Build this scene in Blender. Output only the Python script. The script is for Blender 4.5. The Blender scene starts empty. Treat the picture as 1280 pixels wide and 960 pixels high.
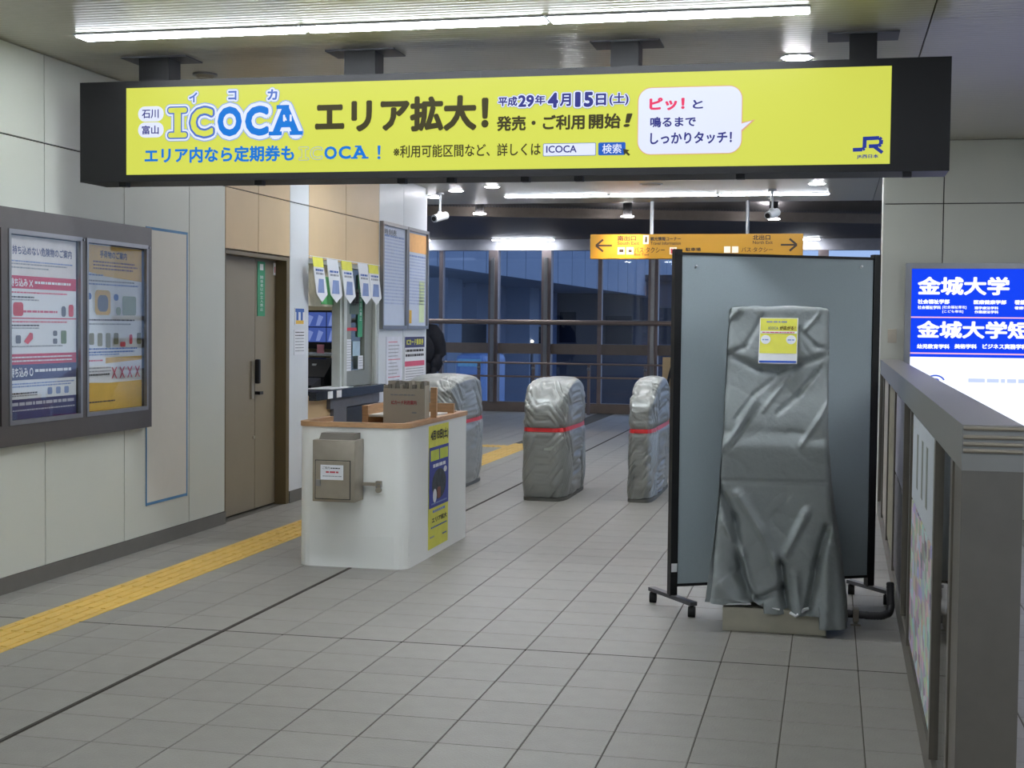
import bpy, bmesh, math, random
from math import sin, cos, pi, radians, hypot
from mathutils import Vector, Matrix, noise
random.seed(7)
C = bpy.context.scene.collection
D = bpy.data

# ------------------------------------------------------------------ camera
YAW, PIT, ROL, FOC, CH = 0.222695, -0.041061, 0.0107067, 1757.35, 1.5
_f = Vector((-sin(YAW)*cos(PIT), cos(YAW)*cos(PIT), sin(PIT)))
_r = Vector((cos(YAW), sin(YAW), 0)); _u = _r.cross(_f)
CR = cos(ROL)*_r + sin(ROL)*_u; CU = -sin(ROL)*_r + cos(ROL)*_u
cam = D.objects.new('camera', D.cameras.new('camera')); C.objects.link(cam)
cam.data.sensor_width = 36; cam.data.lens = 36*FOC/1280; cam.data.clip_end = 400
m = Matrix((CR, CU, -_f)).transposed().to_4x4(); m.translation = (0, 0, CH); cam.matrix_world = m
bpy.context.scene.camera = cam

def on(px, py, ax, val):
    """world point where the sight line through a photo pixel meets the plane axis=val"""
    d = CR*((px-640)/FOC) - CU*((py-480)/FOC) + _f
    t = (val - (0, 0, CH)[ax])/d[ax]
    return Vector((0, 0, CH)) + d*t

# ------------------------------------------------------------------ world + view
sc = bpy.context.scene
sc.view_settings.view_transform = 'Standard'; sc.view_settings.look = 'None'
sc.view_settings.gamma = 1; sc.view_settings.use_curve_mapping = False
sc.view_settings.exposure = 0.0
W = D.worlds.new('dusk'); sc.world = W; W.use_nodes = True
nt = W.node_tree; bg = nt.nodes['Background']
tc = nt.nodes.new('ShaderNodeTexCoord'); sp = nt.nodes.new('ShaderNodeSeparateXYZ'); rp = nt.nodes.new('ShaderNodeValToRGB')
nt.links.new(tc.outputs['Generated'], sp.inputs[0]); nt.links.new(sp.outputs['Z'], rp.inputs[0]); nt.links.new(rp.outputs[0], bg.inputs[0])
rp.color_ramp.elements[0].color = (.28, .37, .54, 1); rp.color_ramp.elements[1].color = (.17, .26, .44, 1)
bg.inputs[1].default_value = 2.2
LIGHT = 41.0      # tube radiance

# ------------------------------------------------------------------ materials
def lin(c): return tuple((v/255/12.92 if v/255 <= .04045 else ((v/255+.055)/1.055)**2.4) for v in c)
MATS = {}
def mat(name, rgb, rough=.5, metal=0, var=.06, scale=12, bump=0, bscale=60, spec=.5, emit=0, stretch=None, coat=0):
    if name in MATS: return MATS[name]
    M = D.materials.new(name); M.use_nodes = True; n = M.node_tree; P = n.nodes['Principled BSDF']; MATS[name] = M
    c = lin(rgb)
    P.inputs['Roughness'].default_value = rough; P.inputs['Metallic'].default_value = metal
    P.inputs['Specular IOR Level'].default_value = spec
    if coat: P.inputs['Coat Weight'].default_value = coat
    t = n.nodes.new('ShaderNodeTexCoord'); mp = n.nodes.new('ShaderNodeMapping'); n.links.new(t.outputs['Object'], mp.inputs[0])
    if stretch: mp.inputs['Scale'].default_value = stretch
    nz = n.nodes.new('ShaderNodeTexNoise'); nz.inputs['Scale'].default_value = scale; nz.inputs['Detail'].default_value = 4
    n.links.new(mp.outputs[0], nz.inputs['Vector'])
    cr = n.nodes.new('ShaderNodeValToRGB'); n.links.new(nz.outputs[0], cr.inputs[0])
    cr.color_ramp.elements[0].position = .3; cr.color_ramp.elements[1].position = .7
    cr.color_ramp.elements[0].color = tuple(v*(1-var) for v in c)+(1,); cr.color_ramp.elements[1].color = tuple(min(1, v*(1+var)) for v in c)+(1,)
    n.links.new(cr.outputs[0], P.inputs['Base Color'])
    if emit:
        n.links.new(cr.outputs[0], P.inputs['Emission Color']); P.inputs['Emission Strength'].default_value = emit
    if bump:
        b = n.nodes.new('ShaderNodeBump'); b.inputs['Strength'].default_value = bump; b.inputs['Distance'].default_value = .01
        n2 = n.nodes.new('ShaderNodeTexNoise'); n2.inputs['Scale'].default_value = bscale; n2.inputs['Detail'].default_value = 3
        n.links.new(mp.outputs[0], n2.inputs['Vector']); n.links.new(n2.outputs[0], b.inputs['Height']); n.links.new(b.outputs[0], P.inputs['Normal'])
    return M
def lamp_mat(name, rgb, s):
    if name in MATS: return MATS[name]
    M = D.materials.new(name); M.use_nodes = True; n = M.node_tree; P = n.nodes['Principled BSDF']; MATS[name] = M
    P.inputs['Base Color'].default_value = (.8, .8, .8, 1); P.inputs['Emission Color'].default_value = tuple(rgb)+(1,); P.inputs['Emission Strength'].default_value = s
    return M
def glass_mat(name, tint, refl=1.0):
    M = D.materials.new(name); M.use_nodes = True; n = M.node_tree; n.nodes.clear(); MATS[name] = M
    o = n.nodes.new('ShaderNodeOutputMaterial'); mx = n.nodes.new('ShaderNodeMixShader'); lw_ = n.nodes.new('ShaderNodeLayerWeight'); pw = n.nodes.new('ShaderNodeMath'); pw.operation = 'POWER'; pw.inputs[1].default_value = 5.5; fr = n.nodes.new('ShaderNodeMapRange')
    tr = n.nodes.new('ShaderNodeBsdfTransparent'); gl = n.nodes.new('ShaderNodeBsdfGlossy')
    lw_.inputs[0].default_value = .5; n.links.new(lw_.outputs['Facing'], pw.inputs[0]); n.links.new(pw.outputs[0], fr.inputs[0]); fr.inputs['To Min'].default_value = .05; fr.inputs['To Max'].default_value = .75; tr.inputs[0].default_value = tint+(1,); gl.inputs['Roughness'].default_value = .02
    gl.inputs[0].default_value = (refl, refl, refl, 1)
    n.links.new(fr.outputs[0], mx.inputs[0]); n.links.new(tr.outputs[0], mx.inputs[1]); n.links.new(gl.outputs[0], mx.inputs[2]); n.links.new(mx.outputs[0], o.inputs[0])
    return M
def tile_mat(name, rgb, var, ox, oy, px, py, rough, bump=.25):
    M = mat(name, rgb, rough, var=.05, scale=9, bump=bump, bscale=120); n = M.node_tree; P = n.nodes['Principled BSDF']
    g = n.nodes.new('ShaderNodeNewGeometry'); mp = n.nodes.new('ShaderNodeVectorMath'); mp.operation = 'ADD'; mp.inputs[1].default_value = (ox, oy, 0)
    dv = n.nodes.new('ShaderNodeVectorMath'); dv.operation = 'DIVIDE'; dv.inputs[1].default_value = (px, py, 100)
    fl = n.nodes.new('ShaderNodeVectorMath'); fl.operation = 'FLOOR'; wn = n.nodes.new('ShaderNodeTexWhiteNoise')
    n.links.new(g.outputs['Position'], mp.inputs[0]); n.links.new(mp.outputs[0], dv.inputs[0]); n.links.new(dv.outputs[0], fl.inputs[0]); n.links.new(fl.outputs[0], wn.inputs['Vector'])
    mr = n.nodes.new('ShaderNodeMapRange'); mr.inputs['To Min'].default_value = 1-var; mr.inputs['To Max'].default_value = 1+var
    n.links.new(wn.outputs['Value'], mr.inputs[0])
    mu = n.nodes.new('ShaderNodeVectorMath'); mu.operation = 'SCALE'
    src = P.inputs['Base Color'].links[0].from_socket; n.links.new(src, mu.inputs[0]); n.links.new(mr.outputs[0], mu.inputs['Scale']); n.links.new(mu.outputs[0], P.inputs['Base Color'])
    # fine speckle of the stoneware body
    return M

wall_m = mat('enamel_wall_panel', (200, 202, 192), .38, var=.015, scale=2)
joint_m = mat('dark_joint', (70, 68, 64), .8)
beige_m = mat('beige_panel', (212, 183, 140), .45, var=.03, scale=3)
white_m = mat('white_panel', (214, 218, 222), .4, var=.015, scale=2)
skirt_m = mat('grey_skirting', (104, 101, 95), .5, var=.05)
floor_m = tile_mat('stoneware_tile', (142, 139, 132), .05, .155, -6.33, .3, .302, .42)
grout_m = mat('floor_grout', (92, 88, 80), .9)
cut_m = mat('expansion_joint', (62, 58, 52), .8)
tact_m = tile_mat('tactile_yellow', (222, 184, 92), .03, 0, -6.33, 50, .302, .5, .05)
frame_m = mat('brown_grey_frame', (98, 93, 90), .38, metal=.5, var=.03)
alu_m = mat('brushed_aluminium', (150, 150, 152), .35, metal=.8, var=.04)
steel_m = mat('stainless_steel', (150, 148, 140), .33, metal=.9, var=.04, scale=30, stretch=(1, 1, 20))
steel3_m = mat('dull_barrier_steel', (122, 117, 108), .38, metal=.5, var=.05, scale=14)
cap_m = mat('polished_cap', (150, 148, 142), .34, metal=.45, var=.02)
steel2_m = mat('satin_steel', (162, 154, 140), .4, metal=.5, var=.05, scale=20)
black_m = mat('black_metal', (13, 12, 16), .5, var=.1)
dark_m = mat('dark_plastic', (32, 33, 38), .45, var=.1)
rubber_m = mat('black_rubber', (18, 18, 19), .7)
wood_m = mat('light_wood', (196, 154, 112), .5, var=.12, scale=10, stretch=(1, 1, 8))
booth_m = mat('white_laminate', (234, 235, 230), .4, var=.01, scale=2)
door_m = mat('bronze_grey_door', (136, 125, 106), .45, var=.03, scale=4)
jamb_m = mat('dark_bronze_jamb', (104, 90, 62), .45, var=.05, stretch=(20, 20, .3))
counter_m = mat('black_counter', (30, 31, 34), .2, var=.1)
grey_m = mat('mid_grey_metal', (100, 100, 108), .5)
paper_m = mat('white_paper', (226, 228, 232), .7, var=.01)
blue_m = mat('blue_print', (58, 98, 168), .6); tape_m = mat('blue_tape', (84, 132, 176), .6)
navy_m = mat('navy_print', (52, 58, 110), .6); red_m = mat('red_print', (205, 62, 74), .6); pink_m = mat('pink_print', (214, 92, 120), .6)
yel_m = mat('yellow_print', (226, 222, 84), .6); gold_m = mat('gold_print', (222, 178, 66), .6); green_m = mat('green_print', (58, 150, 110), .6)
lgreen_m = mat('bright_green_print', (112, 206, 128), .6)
ink_m = mat('dark_ink', (50, 48, 52), .7); gink_m = mat('grey_ink', (150, 154, 160), .7, var=.1); bink_m = mat('pale_blue_ink', (130, 150, 196), .7, var=.1)
cover_m = mat('grey_vinyl_cover', (152, 155, 151), .3, metal=.2, var=.05, scale=5, bump=.12, bscale=40, spec=.7)
cover2_m = mat('dull_grey_cover', (146, 153, 154), .42, var=.06, scale=5, bump=.3, bscale=35)
redtape_m = mat('red_tape', (214, 48, 52), .4)
board_m = mat('grey_fabric_board', (166, 178, 184), .85, var=.03, scale=200)
rail_m = mat('pale_bronze_rail', (150, 132, 122), .4, metal=.4); mull_m = mat('mullion_metal', (128, 116, 116), .4, metal=.5)
sash_m = mat('brown_transom', (122, 108, 98), .5)
glassw = glass_mat('window_glass', (.80, .84, .90), .8); glassp = glass_mat('poster_glass', (.96, .97, .97), .9)

def ceil_mat(name, rgb, rough, scale_v):
    M = mat(name, rgb, rough, metal=.1, var=.02, scale=2); n = M.node_tree; P = n.nodes['Principled BSDF']
    g = n.nodes.new('ShaderNodeNewGeometry'); s = n.nodes.new('ShaderNodeSeparateXYZ'); mu = n.nodes.new('ShaderNodeMath'); mu.operation = 'MULTIPLY'; mu.inputs[1].default_value = scale_v
    sn = n.nodes.new('ShaderNodeMath'); sn.operation = 'SINE'; b = n.nodes.new('ShaderNodeBump'); b.inputs['Strength'].default_value = .25; b.inputs['Distance'].default_value = .004
    n.links.new(g.outputs['Position'], s.inputs[0]); n.links.new(s.outputs['Y'], mu.inputs[0]); n.links.new(mu.outputs[0], sn.inputs[0]); n.links.new(sn.outputs[0], b.inputs['Height']); n.links.new(b.outputs[0], P.inputs['Normal'])
    return M
ceil_m = ceil_mat('ribbed_ceiling', (196, 192, 178), .3, 120)
soffit_m = mat('dark_soffit', (84, 74, 68), .45, var=.06, scale=1.5)
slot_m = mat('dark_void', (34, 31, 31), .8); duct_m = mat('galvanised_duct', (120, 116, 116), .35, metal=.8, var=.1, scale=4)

# ------------------------------------------------------------------ mesh helpers
def NB(): return bmesh.new()
def box(bm, x0, x1, y0, y1, z0, z1, bev=0):
    vs = [bm.verts.new(p) for p in ((x0,y0,z0),(x1,y0,z0),(x1,y1,z0),(x0,y1,z0),(x0,y0,z1),(x1,y0,z1),(x1,y1,z1),(x0,y1,z1))]
    fs = [bm.faces.new([vs[i] for i in q]) for q in ((0,3,2,1),(4,5,6,7),(0,1,5,4),(1,2,6,5),(2,3,7,6),(3,0,4,7))]
    if bev:
        es = list({e for f in fs for e in f.edges}); bmesh.ops.bevel(bm, geom=es, offset=bev, segments=2, affect='EDGES', profile=.5)
    return bm
def bx(*a, bev=0): return box(NB(), *a, bev=bev)
def prism(bm, pts, z0, z1):
    lo = [bm.verts.new((x, y, z0)) for x, y in pts]; hi = [bm.verts.new((x, y, z1)) for x, y in pts]; n = len(pts)
    bm.faces.new(lo[::-1]); bm.faces.new(hi)
    for i in range(n): bm.faces.new((lo[i], lo[(i+1) % n], hi[(i+1) % n], hi[i]))
    return bm
def xprism(bm, pts, x0, x1):      # (y,z) outline extruded along x
    lo = [bm.verts.new((x0, y, z)) for y, z in pts]; hi = [bm.verts.new((x1, y, z)) for y, z in pts]; n = len(pts)
    bm.faces.new(lo[::-1]); bm.faces.new(hi)
    for i in range(n): bm.faces.new((lo[i], lo[(i+1) % n], hi[(i+1) % n], hi[i]))
    return bm
def tube(bm, a, b, r, n=10, r2=None):
    a, b = Vector(a), Vector(b); d = (b-a).normalized(); up = Vector((0,0,1)) if abs(d.z) < .9 else Vector((1,0,0)); s = d.cross(up).normalized(); t = s.cross(d); r2 = r if r2 is None else r2
    A = [bm.verts.new(a + r*(cos(2*pi*i/n)*s + sin(2*pi*i/n)*t)) for i in range(n)]; B = [bm.verts.new(b + r2*(cos(2*pi*i/n)*s + sin(2*pi*i/n)*t)) for i in range(n)]
    bm.faces.new(A[::-1]); bm.faces.new(B)
    for i in range(n): bm.faces.new((A[i], A[(i+1) % n], B[(i+1) % n], B[i]))
    return bm
def path(bm, pts, r, n=10):
    pts = [Vector(p) for p in pts]; rings = []
    for k, p in enumerate(pts):
        d = (pts[min(k+1, len(pts)-1)] - pts[max(k-1, 0)]).normalized(); up = Vector((0,0,1)) if abs(d.z) < .9 else Vector((1,0,0)); s = d.cross(up).normalized(); t = s.cross(d)
        rr = r[k] if isinstance(r, (list, tuple)) else r
        rings.append([bm.verts.new(p + rr*(cos(2*pi*i/n)*s + sin(2*pi*i/n)*t)) for i in range(n)])
    bm.faces.new(rings[0][::-1]); bm.faces.new(rings[-1])
    for A, B in zip(rings, rings[1:]):
        for i in range(n): bm.faces.new((A[i], A[(i+1) % n], B[(i+1) % n], B[i]))
    return bm
def ball(bm, c, r, sx=1, sy=1, sz=1, u=16, v=10):
    bmesh.ops.create_uvsphere(bm, u_segments=u, v_segments=v, radius=r, matrix=Matrix.Translation(c) @ Matrix.Diagonal((sx, sy, sz, 1))); return bm
def smooth(me, ang=40):
    for p in me.polygons: p.use_smooth = True
    try: me.set_sharp_from_angle(angle=radians(ang))
    except Exception: pass
def tag(o, label=None, cat=None, group=None, kind=None):
    if label: o['label'] = label
    if cat: o['category'] = cat
    if group: o['group'] = group
    if kind: o['kind'] = kind
    return o
def mpi(o, parent):
    if parent is not None:
        o.parent = parent; w = Matrix(); p = parent; ch = []
        while p is not None: ch.append(p); p = p.parent
        for q in reversed(ch): w = w @ q.matrix_parent_inverse @ q.matrix_basis
        o.matrix_parent_inverse = w.inverted()
def obj(name, bm, m, parent=None, sm=False, ang=40, label=None):
    if isinstance(bm, bmesh.types.BMesh):
        bmesh.ops.recalc_face_normals(bm, faces=bm.faces) if not sm == 'keep' else None
        me = D.meshes.new(name); bm.to_mesh(me); bm.free()
    else: me = bm
    if not me.materials: me.materials.append(m)
    if sm: smooth(me, ang)
    o = D.objects.new(name, me); C.objects.link(o); mpi(o, parent)
    if label: o['label'] = label
    return o
def thing(name, label, cat, loc=(0,0,0), group=None, kind=None):
    o = D.objects.new(name, None); C.objects.link(o); o.location = loc; o.empty_display_size = .1
    return tag(o, label, cat, group, kind)
def dup(root, dv, label=None, rot=None):
    def rec(o, par):
        c = o.copy(); C.objects.link(c)
        if par is not None: c.parent = par
        for ch in [x for x in D.objects if x.parent == o]: rec(ch, c)
        return c
    r = rec(root, None); r.location = root.location + Vector(dv)
    if rot is not None: r.rotation_euler.z = rot
    if label: r['label'] = label
    return r

# flat print: a frame is (origin, right, up, normal); coordinates on it are in metres
FY = lambda y: (Vector((0, y, 0)), Vector((1,0,0)), Vector((0,0,1)), Vector((0,-1,0)))
FX = lambda x: (Vector((x, 0, 0)), Vector((0,1,0)), Vector((0,0,1)), Vector((1,0,0)))
def P2(fr, a, z, lift): return fr[0] + fr[1]*a + fr[2]*z + fr[3]*lift
def quads(fr, rects, m, parent, lift=.002, name='printed_shape'):
    bm = NB()
    for r in rects:
        a0, a1, z0, z1 = r[:4]
        bm.faces.new([bm.verts.new(P2(fr, a, z, lift)) for a, z in ((a0,z0),(a1,z0),(a1,z1),(a0,z1))])
    me = D.meshes.new(name); bm.to_mesh(me); bm.free(); return obj(name, me, m, parent)
def polys(fr, pls, m, parent, lift=.002, name='printed_shape'):
    bm = NB()
    for pl in pls: bm.faces.new([bm.verts.new(P2(fr, a, z, lift)) for a, z in pl])
    me = D.meshes.new(name); bm.to_mesh(me); bm.free(); return obj(name, me, m, parent)
def rrect(a0, a1, z0, z1, r, n=5):
    o = []
    for cx, cz, t0 in ((a1-r, z1-r, 0), (a0+r, z1-r, 90), (a0+r, z0+r, 180), (a1-r, z0+r, 270)):
        for i in range(n+1): t = radians(t0+90*i/n); o.append((cx+r*cos(t), cz+r*sin(t)))
    return o
_tc = {}
def tmesh(s, off):
    cu = D.curves.new('t', 'FONT'); cu.body = s; cu.resolution_u = 3; cu.fill_mode = 'FRONT'
    o = D.objects.new('t', cu); C.objects.link(o); dg = bpy.context.evaluated_depsgraph_get(); dg.update()
    me = D.meshes.new_from_object(o.evaluated_get(dg)); D.objects.remove(o); D.curves.remove(cu)
    vs = [v.co.copy() for v in me.vertices]; fs = [tuple(p.vertices) for p in me.polygons]; D.meshes.remove(me)
    if off:
        k = 6 if off < .03 else 10 if off < .08 else 16
        sh = [Vector((0, 0, 0))]+[Vector((off*cos(2*pi*i/k), off*sin(2*pi*i/k), 0)) for i in range(k)]
        if off >= .08: sh += [Vector((off*.5*cos(2*pi*i/8), off*.5*sin(2*pi*i/8), 0)) for i in range(8)]
        n = len(vs); fs = [tuple(i+n*j for i in f) for j in range(len(sh)) for f in fs]; vs = [v+d+Vector((0, 0, j)) for j, d in enumerate(sh) for v in vs]
    return vs, fs
def text(s, fr, a0, a1, z0, z1, m, parent, off=0, base=0, lift=.003, name='lettering', shear=0):
    """lettering fitted to a box; off thickens the strokes, base is the thickness the box was fitted with"""
    if (s, base) not in _tc: _tc[(s, base)] = tmesh(s, base)
    v0 = _tc[(s, base)][0]
    if not v0: return None
    X0 = min(v.x for v in v0); X1 = max(v.x for v in v0); Y0 = min(v.y for v in v0); Y1 = max(v.y for v in v0)
    sz = (z1-z0)/max(Y1-Y0, 1e-4); sa = (a1-a0)/(X1-X0) if a1 is not None else sz
    if s in ('一', '-', '～'): sz = sa
    if (s, off) not in _tc: _tc[(s, off)] = tmesh(s, off)
    vs, fs = _tc[(s, off)]
    me = D.meshes.new(name); me.from_pydata([P2(fr, a0+(v.x-X0)*sa+shear*(v.y-Y0)*sz, z0+(v.y-Y0)*sz, lift+v.z*5e-5) for v in vs], [], fs)
    return obj(name, me, m, parent)
def pb(ax, val, x0, y0, x1, y1):
    """box on a plane that spans a pixel box of the photo: (a0,a1,z0,z1)"""
    k = 1 if ax == 0 else 0; xm, ym = (x0+x1)/2, (y0+y1)/2
    return on(x0, ym, ax, val)[k], on(x1, ym, ax, val)[k], on(xm, y1, ax, val).z, on(xm, y0, ax, val).z

# ================================================================== SETTING
# ---- floor: stoneware tiles on a grout bed
fl = obj('floor', bx(-10, 8, -6.2, 24.6, -.12, -.004), grout_m); tag(fl, kind='structure')
def tile_bm(x0, x1, y0, y1, h=0, jx=.0025, jy=.0018, ch=.0015):
    bm = NB(); x0 += jx; x1 -= jx; y0 += jy; y1 -= jy; z0 = -.008
    a = [bm.verts.new(p) for p in ((x0,y0,z0),(x1,y0,z0),(x1,y1,z0),(x0,y1,z0))]
    b = [bm.verts.new((x, y, h-ch)) for x, y in ((x0,y0),(x1,y0),(x1,y1),(x0,y1))]
    c = [bm.verts.new((x, y, h)) for x, y in ((x0+ch,y0+ch),(x1-ch,y0+ch),(x1-ch,y1-ch),(x0+ch,y1-ch))]
    bm.faces.new(c)
    for i in range(4):
        j = (i+1) % 4; bm.faces.new((a[i], a[j], b[j], b[i])); bm.faces.new((b[i], b[j], c[j], c[i]))
    return bm
def place(o, x, y): o.location = (x, y, 0)
std = D.meshes.new('tile'); b_ = tile_bm(-.15, .15, -.151, .151); b_.to_mesh(std); b_.free(); std.materials.append(floor_m)
spots = []; odd = []
YR = [6.33+.302*k for k in range(-8, 60)]
for y0 in YR:
    y1 = y0+.302
    if y0 > 24.2: continue
    for k in range(-2, 9):                         # columns between expansion joint and barrier
        x1 = -.155-.3*k; spots.append((x1-.15, y0+.151))
    for x0, x1 in ((-3.17, -2.875), (-3.47, -3.17), (-3.635, -3.47), (-4.24, -3.94), (-4.42, -4.24)):
        odd.append((x0, x1, y0, y1))
near = sorted(spots, key=lambda p: hypot(p[0], p[1]) if abs(p[0]+p[1]*.226) < .42*p[1] and p[1] > 3.9 else 99)
ntile = near[:222]; rest = near[222:]
for x, y in ntile:
    o = D.objects.new('tile', std); C.objects.link(o); o.parent = fl; place(o, x, y)
oddn = [q for q in odd if 3.9 < q[2] < 11.2 and not (q[0] > -3.7 and q[2] < 5.4)][:78]
for q in oddn: o = obj('tile', tile_bm(*q), floor_m, fl)
allb = NB()
def add(bm2): me = D.meshes.new('x'); bm2.to_mesh(me); bm2.free(); allb.from_mesh(me); D.meshes.remove(me)
for x, y in rest: add(tile_bm(x-.15, x+.15, y-.151, y+.151))
for q in odd:
    if q not in oddn: add(tile_bm(*q))
for y0 in YR:
    if y0 < 24.2:
        if y0 > 15:
            for k in range(1, 18): add(tile_bm(-4.42-.3*k, -4.12-.3*k, y0, y0+.302))
        for k in range(0, 12): add(tile_bm(.445+.3*k, .745+.3*k, y0, y0+.302))
o = obj('tiles', allb, floor_m, fl); o['kind'] = 'stuff'
obj('expansion_joint', box(bx(-2.879, -2.864, 3, 24, -.007, .0004), -4.4, .4, 6.3235, 6.3355, -.007, .0003), cut_m, fl)
tb = tile_bm(-.1525, .1525, -.151, .151, h=.002)
for i in range(4):
    x = -.105+.07*i
    for q in range(2): box(tb, x-.014, x+.014, -.14+q*.144, -.004+q*.144, .002, .0065)
tme = D.meshes.new('tactile_tile'); tb.to_mesh(tme); tb.free(); tme.materials.append(tact_m)
for y0 in YR:
    if 3.9 < y0 < 17.4:
        o = D.objects.new('tactile_tile', tme); C.objects.link(o); o.parent = fl; place(o, -3.7875, y0+.151)
for k in range(1, 16):                              # branch towards the left behind the gates
    for y0 in (16.9,): 
        o = D.objects.new('tactile_tile', tme); C.objects.link(o); o.parent = fl; place(o, -3.7875-.306*k, y0+.151)

# ---- left wall
obj('wall_back', bx(-4.6, 1.4, -6.2, -6, 0, 3.1), mat('back_wall_cream', (176, 170, 156), .6, var=.03, scale=2))['kind'] = 'structure'  # unseen wall behind the camera, added to keep blue sky out of steel reflections
wl = obj('wall_left', bx(-4.60, -4.415, -6, 9.745, -.02, 3.1), joint_m); tag(wl, kind='structure')
ys = [9.14-.93*k for k in range(0, 17)][::-1] + [9.742]
G = .004
for y0, y1 in zip(ys, ys[1:]):
    if y1 < -6: continue
    y0 = max(y0, -6)
    for z0, z1 in ((.09, 2.515), (2.515, 3.02)):
        obj('panel', bx(-4.416, -4.40, y0+G, y1-G, z0+G, z1-G, bev=.0015), wall_m, wl)
obj('baseboard_left', bx(-4.415, -4.393, -6, 9.75, 0, .092), skirt_m)['kind'] = 'structure'
w2 = obj('wall_left_lobby', box(bx(-4.6, -4.56, 9.745, 11.02, 0, 3.1), -4.56, -4.415, 9.745, 11.02, 2.05, 3.1), joint_m); tag(w2, kind='structure')
for y0, y1 in ((9.745, 10.36), (10.36, 11.02)):
    obj('panel', bx(-4.416, -4.40, y0+G, y1-G, 2.05, 2.515-G), beige_m, w2); obj('panel', bx(-4.416, -4.40, y0+G, y1-G, 2.515+G, 3.02), beige_m, w2)
w3 = obj('wall_left_office', box(bx(-4.55, -4.415, 11.02, 11.45, 0, 3.1), -4.55, -4.415, 11.45, 13.38, 2.07, 3.1), joint_m); tag(w3, kind='structure')
box_ = lambda *a: bx(*a)
obj('panel', bx(-4.416, -4.40, 11.02, 11.45, 0, 2.515-G), white_m, w3); obj('panel', bx(-4.416, -4.40, 11.02, 11.45, 2.515+G, 3.02), white_m, w3)
for y0, y1 in ((11.45, 12.4), (12.4, 13.38)):
    obj('panel', bx(-4.416, -4.40, y0+G, y1-G, 2.07, 2.515-G), beige_m, w3); obj('panel', bx(-4.416, -4.40, y0+G, y1-G, 2.515+G, 3.02), beige_m, w3)
w4 = obj('wall_left_pillar', bx(-4.6, -4.415, 13.38, 15.07, 0, 3.1), white_m); tag(w4, kind='structure')
for y0, y1 in ((13.38, 14.2), (14.2, 15.075)):
    obj('panel', bx(-4.416, -4.40, y0+G, y1-G, .09, 2.95-G), white_m, w4)
w5 = obj('wall_left_below_window', bx(-4.55, -4.415, 11.45, 13.38, 0, .88), grey_m); tag(w5, kind='structure')
obj('panel', bx(-4.416, -4.40, 11.45, 12.0, .05, .88), beige_m, w5); obj('panel', bx(-4.416, -4.40, 12.0, 13.38, .05, .88), grey_m, w5)
obj('baseboard_left_post', bx(-4.415, -4.393, 11.02, 11.45, 0, .10), skirt_m)['kind'] = 'structure'
obj('wall_left_far', bx(-10, -4.55, 14.95, 15.07, 0, 3.1), wall_m)['kind'] = 'structure'
# ---- office behind the ticket window
obj('wall_office_back', bx(-8, -4.6, 13.55, 13.7, 0, 3.1), mat('office_cream', (226, 212, 176), .6, var=.02))['kind'] = 'structure'
obj('wall_office_front', bx(-8, -4.6, 11.0, 11.08, 0, 3.1), wall_m)['kind'] = 'structure'
obj('ceiling_office', bx(-8, -4.45, 11.0, 13.7, 2.6, 2.7), wall_m)['kind'] = 'structure'
obj('wall_office_side', bx(-8.1, -8, 11, 13.7, 0, 2.7), wall_m)['kind'] = 'structure'

# ---- right wall facing the camera, end wall beyond it
wr = obj('wall_right', bx(.405, 8, 11.765, 12.1, -.02, 3.1), joint_m); tag(wr, kind='structure')
for x0, x1 in ((.39, .856), (.856, 1.786), (1.786, 2.716), (2.716, 3.6), (3.6, 4.5)):
    for z0, z1 in ((0, 2.515), (2.515, 3.02)):
        obj('panel', bx(x0+G, x1-G, 11.75, 11.766, z0+G, z1-G, bev=.0015), wall_m, wr)
obj('panel', bx(.39, .406, 11.766, 12.1, 0, 3.02), wall_m, wr)
obj('wall_right_side', bx(4.5, 4.6, -3, 11.8, -.02, 3.1), wall_m)['kind'] = 'structure'

# ---- ceiling
cl = obj('ceiling', bx(-8, 8, -6, 17.1, 3.035, 3.1), joint_m); tag(cl, kind='structure')
yy = -6.0; 
while yy < 17.0:
    y1 = min(yy+2.2, 17.1)
    obj('panel', bx(-8, .442, yy+.0015, y1-.0015, 3.02, 3.034), ceil_m, cl); obj('panel', bx(.45, 8, yy+.0015, y1-.0015, 3.02, 3.034), ceil_m, cl)
    yy = y1
E1 = lambda x: 19.9+.32*(x+2)                       # slanted near edge of the low dark soffit
so = NB(); prism(so, [(-10, E1(-10)), (5, E1(5)), (5, 24.4), (-10, 24.4)], 3.02, 3.1)
obj('ceiling_hall', so, soffit_m)['kind'] = 'structure'
so = NB(); prism(so, [(-10, E1(-10)-.02), (5, E1(5)-.02), (5, E1(5)), (-10, E1(-10))], 3.015, 3.9)
obj('trim_1', so, mat('soffit_edge', (150, 138, 128), .4, metal=.3))['kind'] = 'structure'
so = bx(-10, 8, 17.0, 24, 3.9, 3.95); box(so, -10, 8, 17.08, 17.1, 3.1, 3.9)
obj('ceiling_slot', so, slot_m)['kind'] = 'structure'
bm = NB(); n = 28
rings = []
for i in range(701):                                # spirally ribbed duct
    x = -9.9+i*.02; yc = E1(x)-.42; r = .24+.008*cos(i*pi)
    rings.append([bm.verts.new((x, yc+r*cos(2*pi*j/n), 3.36+r*sin(2*pi*j/n))) for j in range(n)])
for A, B in zip(rings, rings[1:]):
    for j in range(n): bm.faces.new((A[j], A[(j+1) % n], B[(j+1) % n], B[j]))
o = obj('air_duct', bm, duct_m, sm=True, ang=80); tag(o, 'long ribbed metal air duct running across the dark ceiling slot', 'duct')

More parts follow.
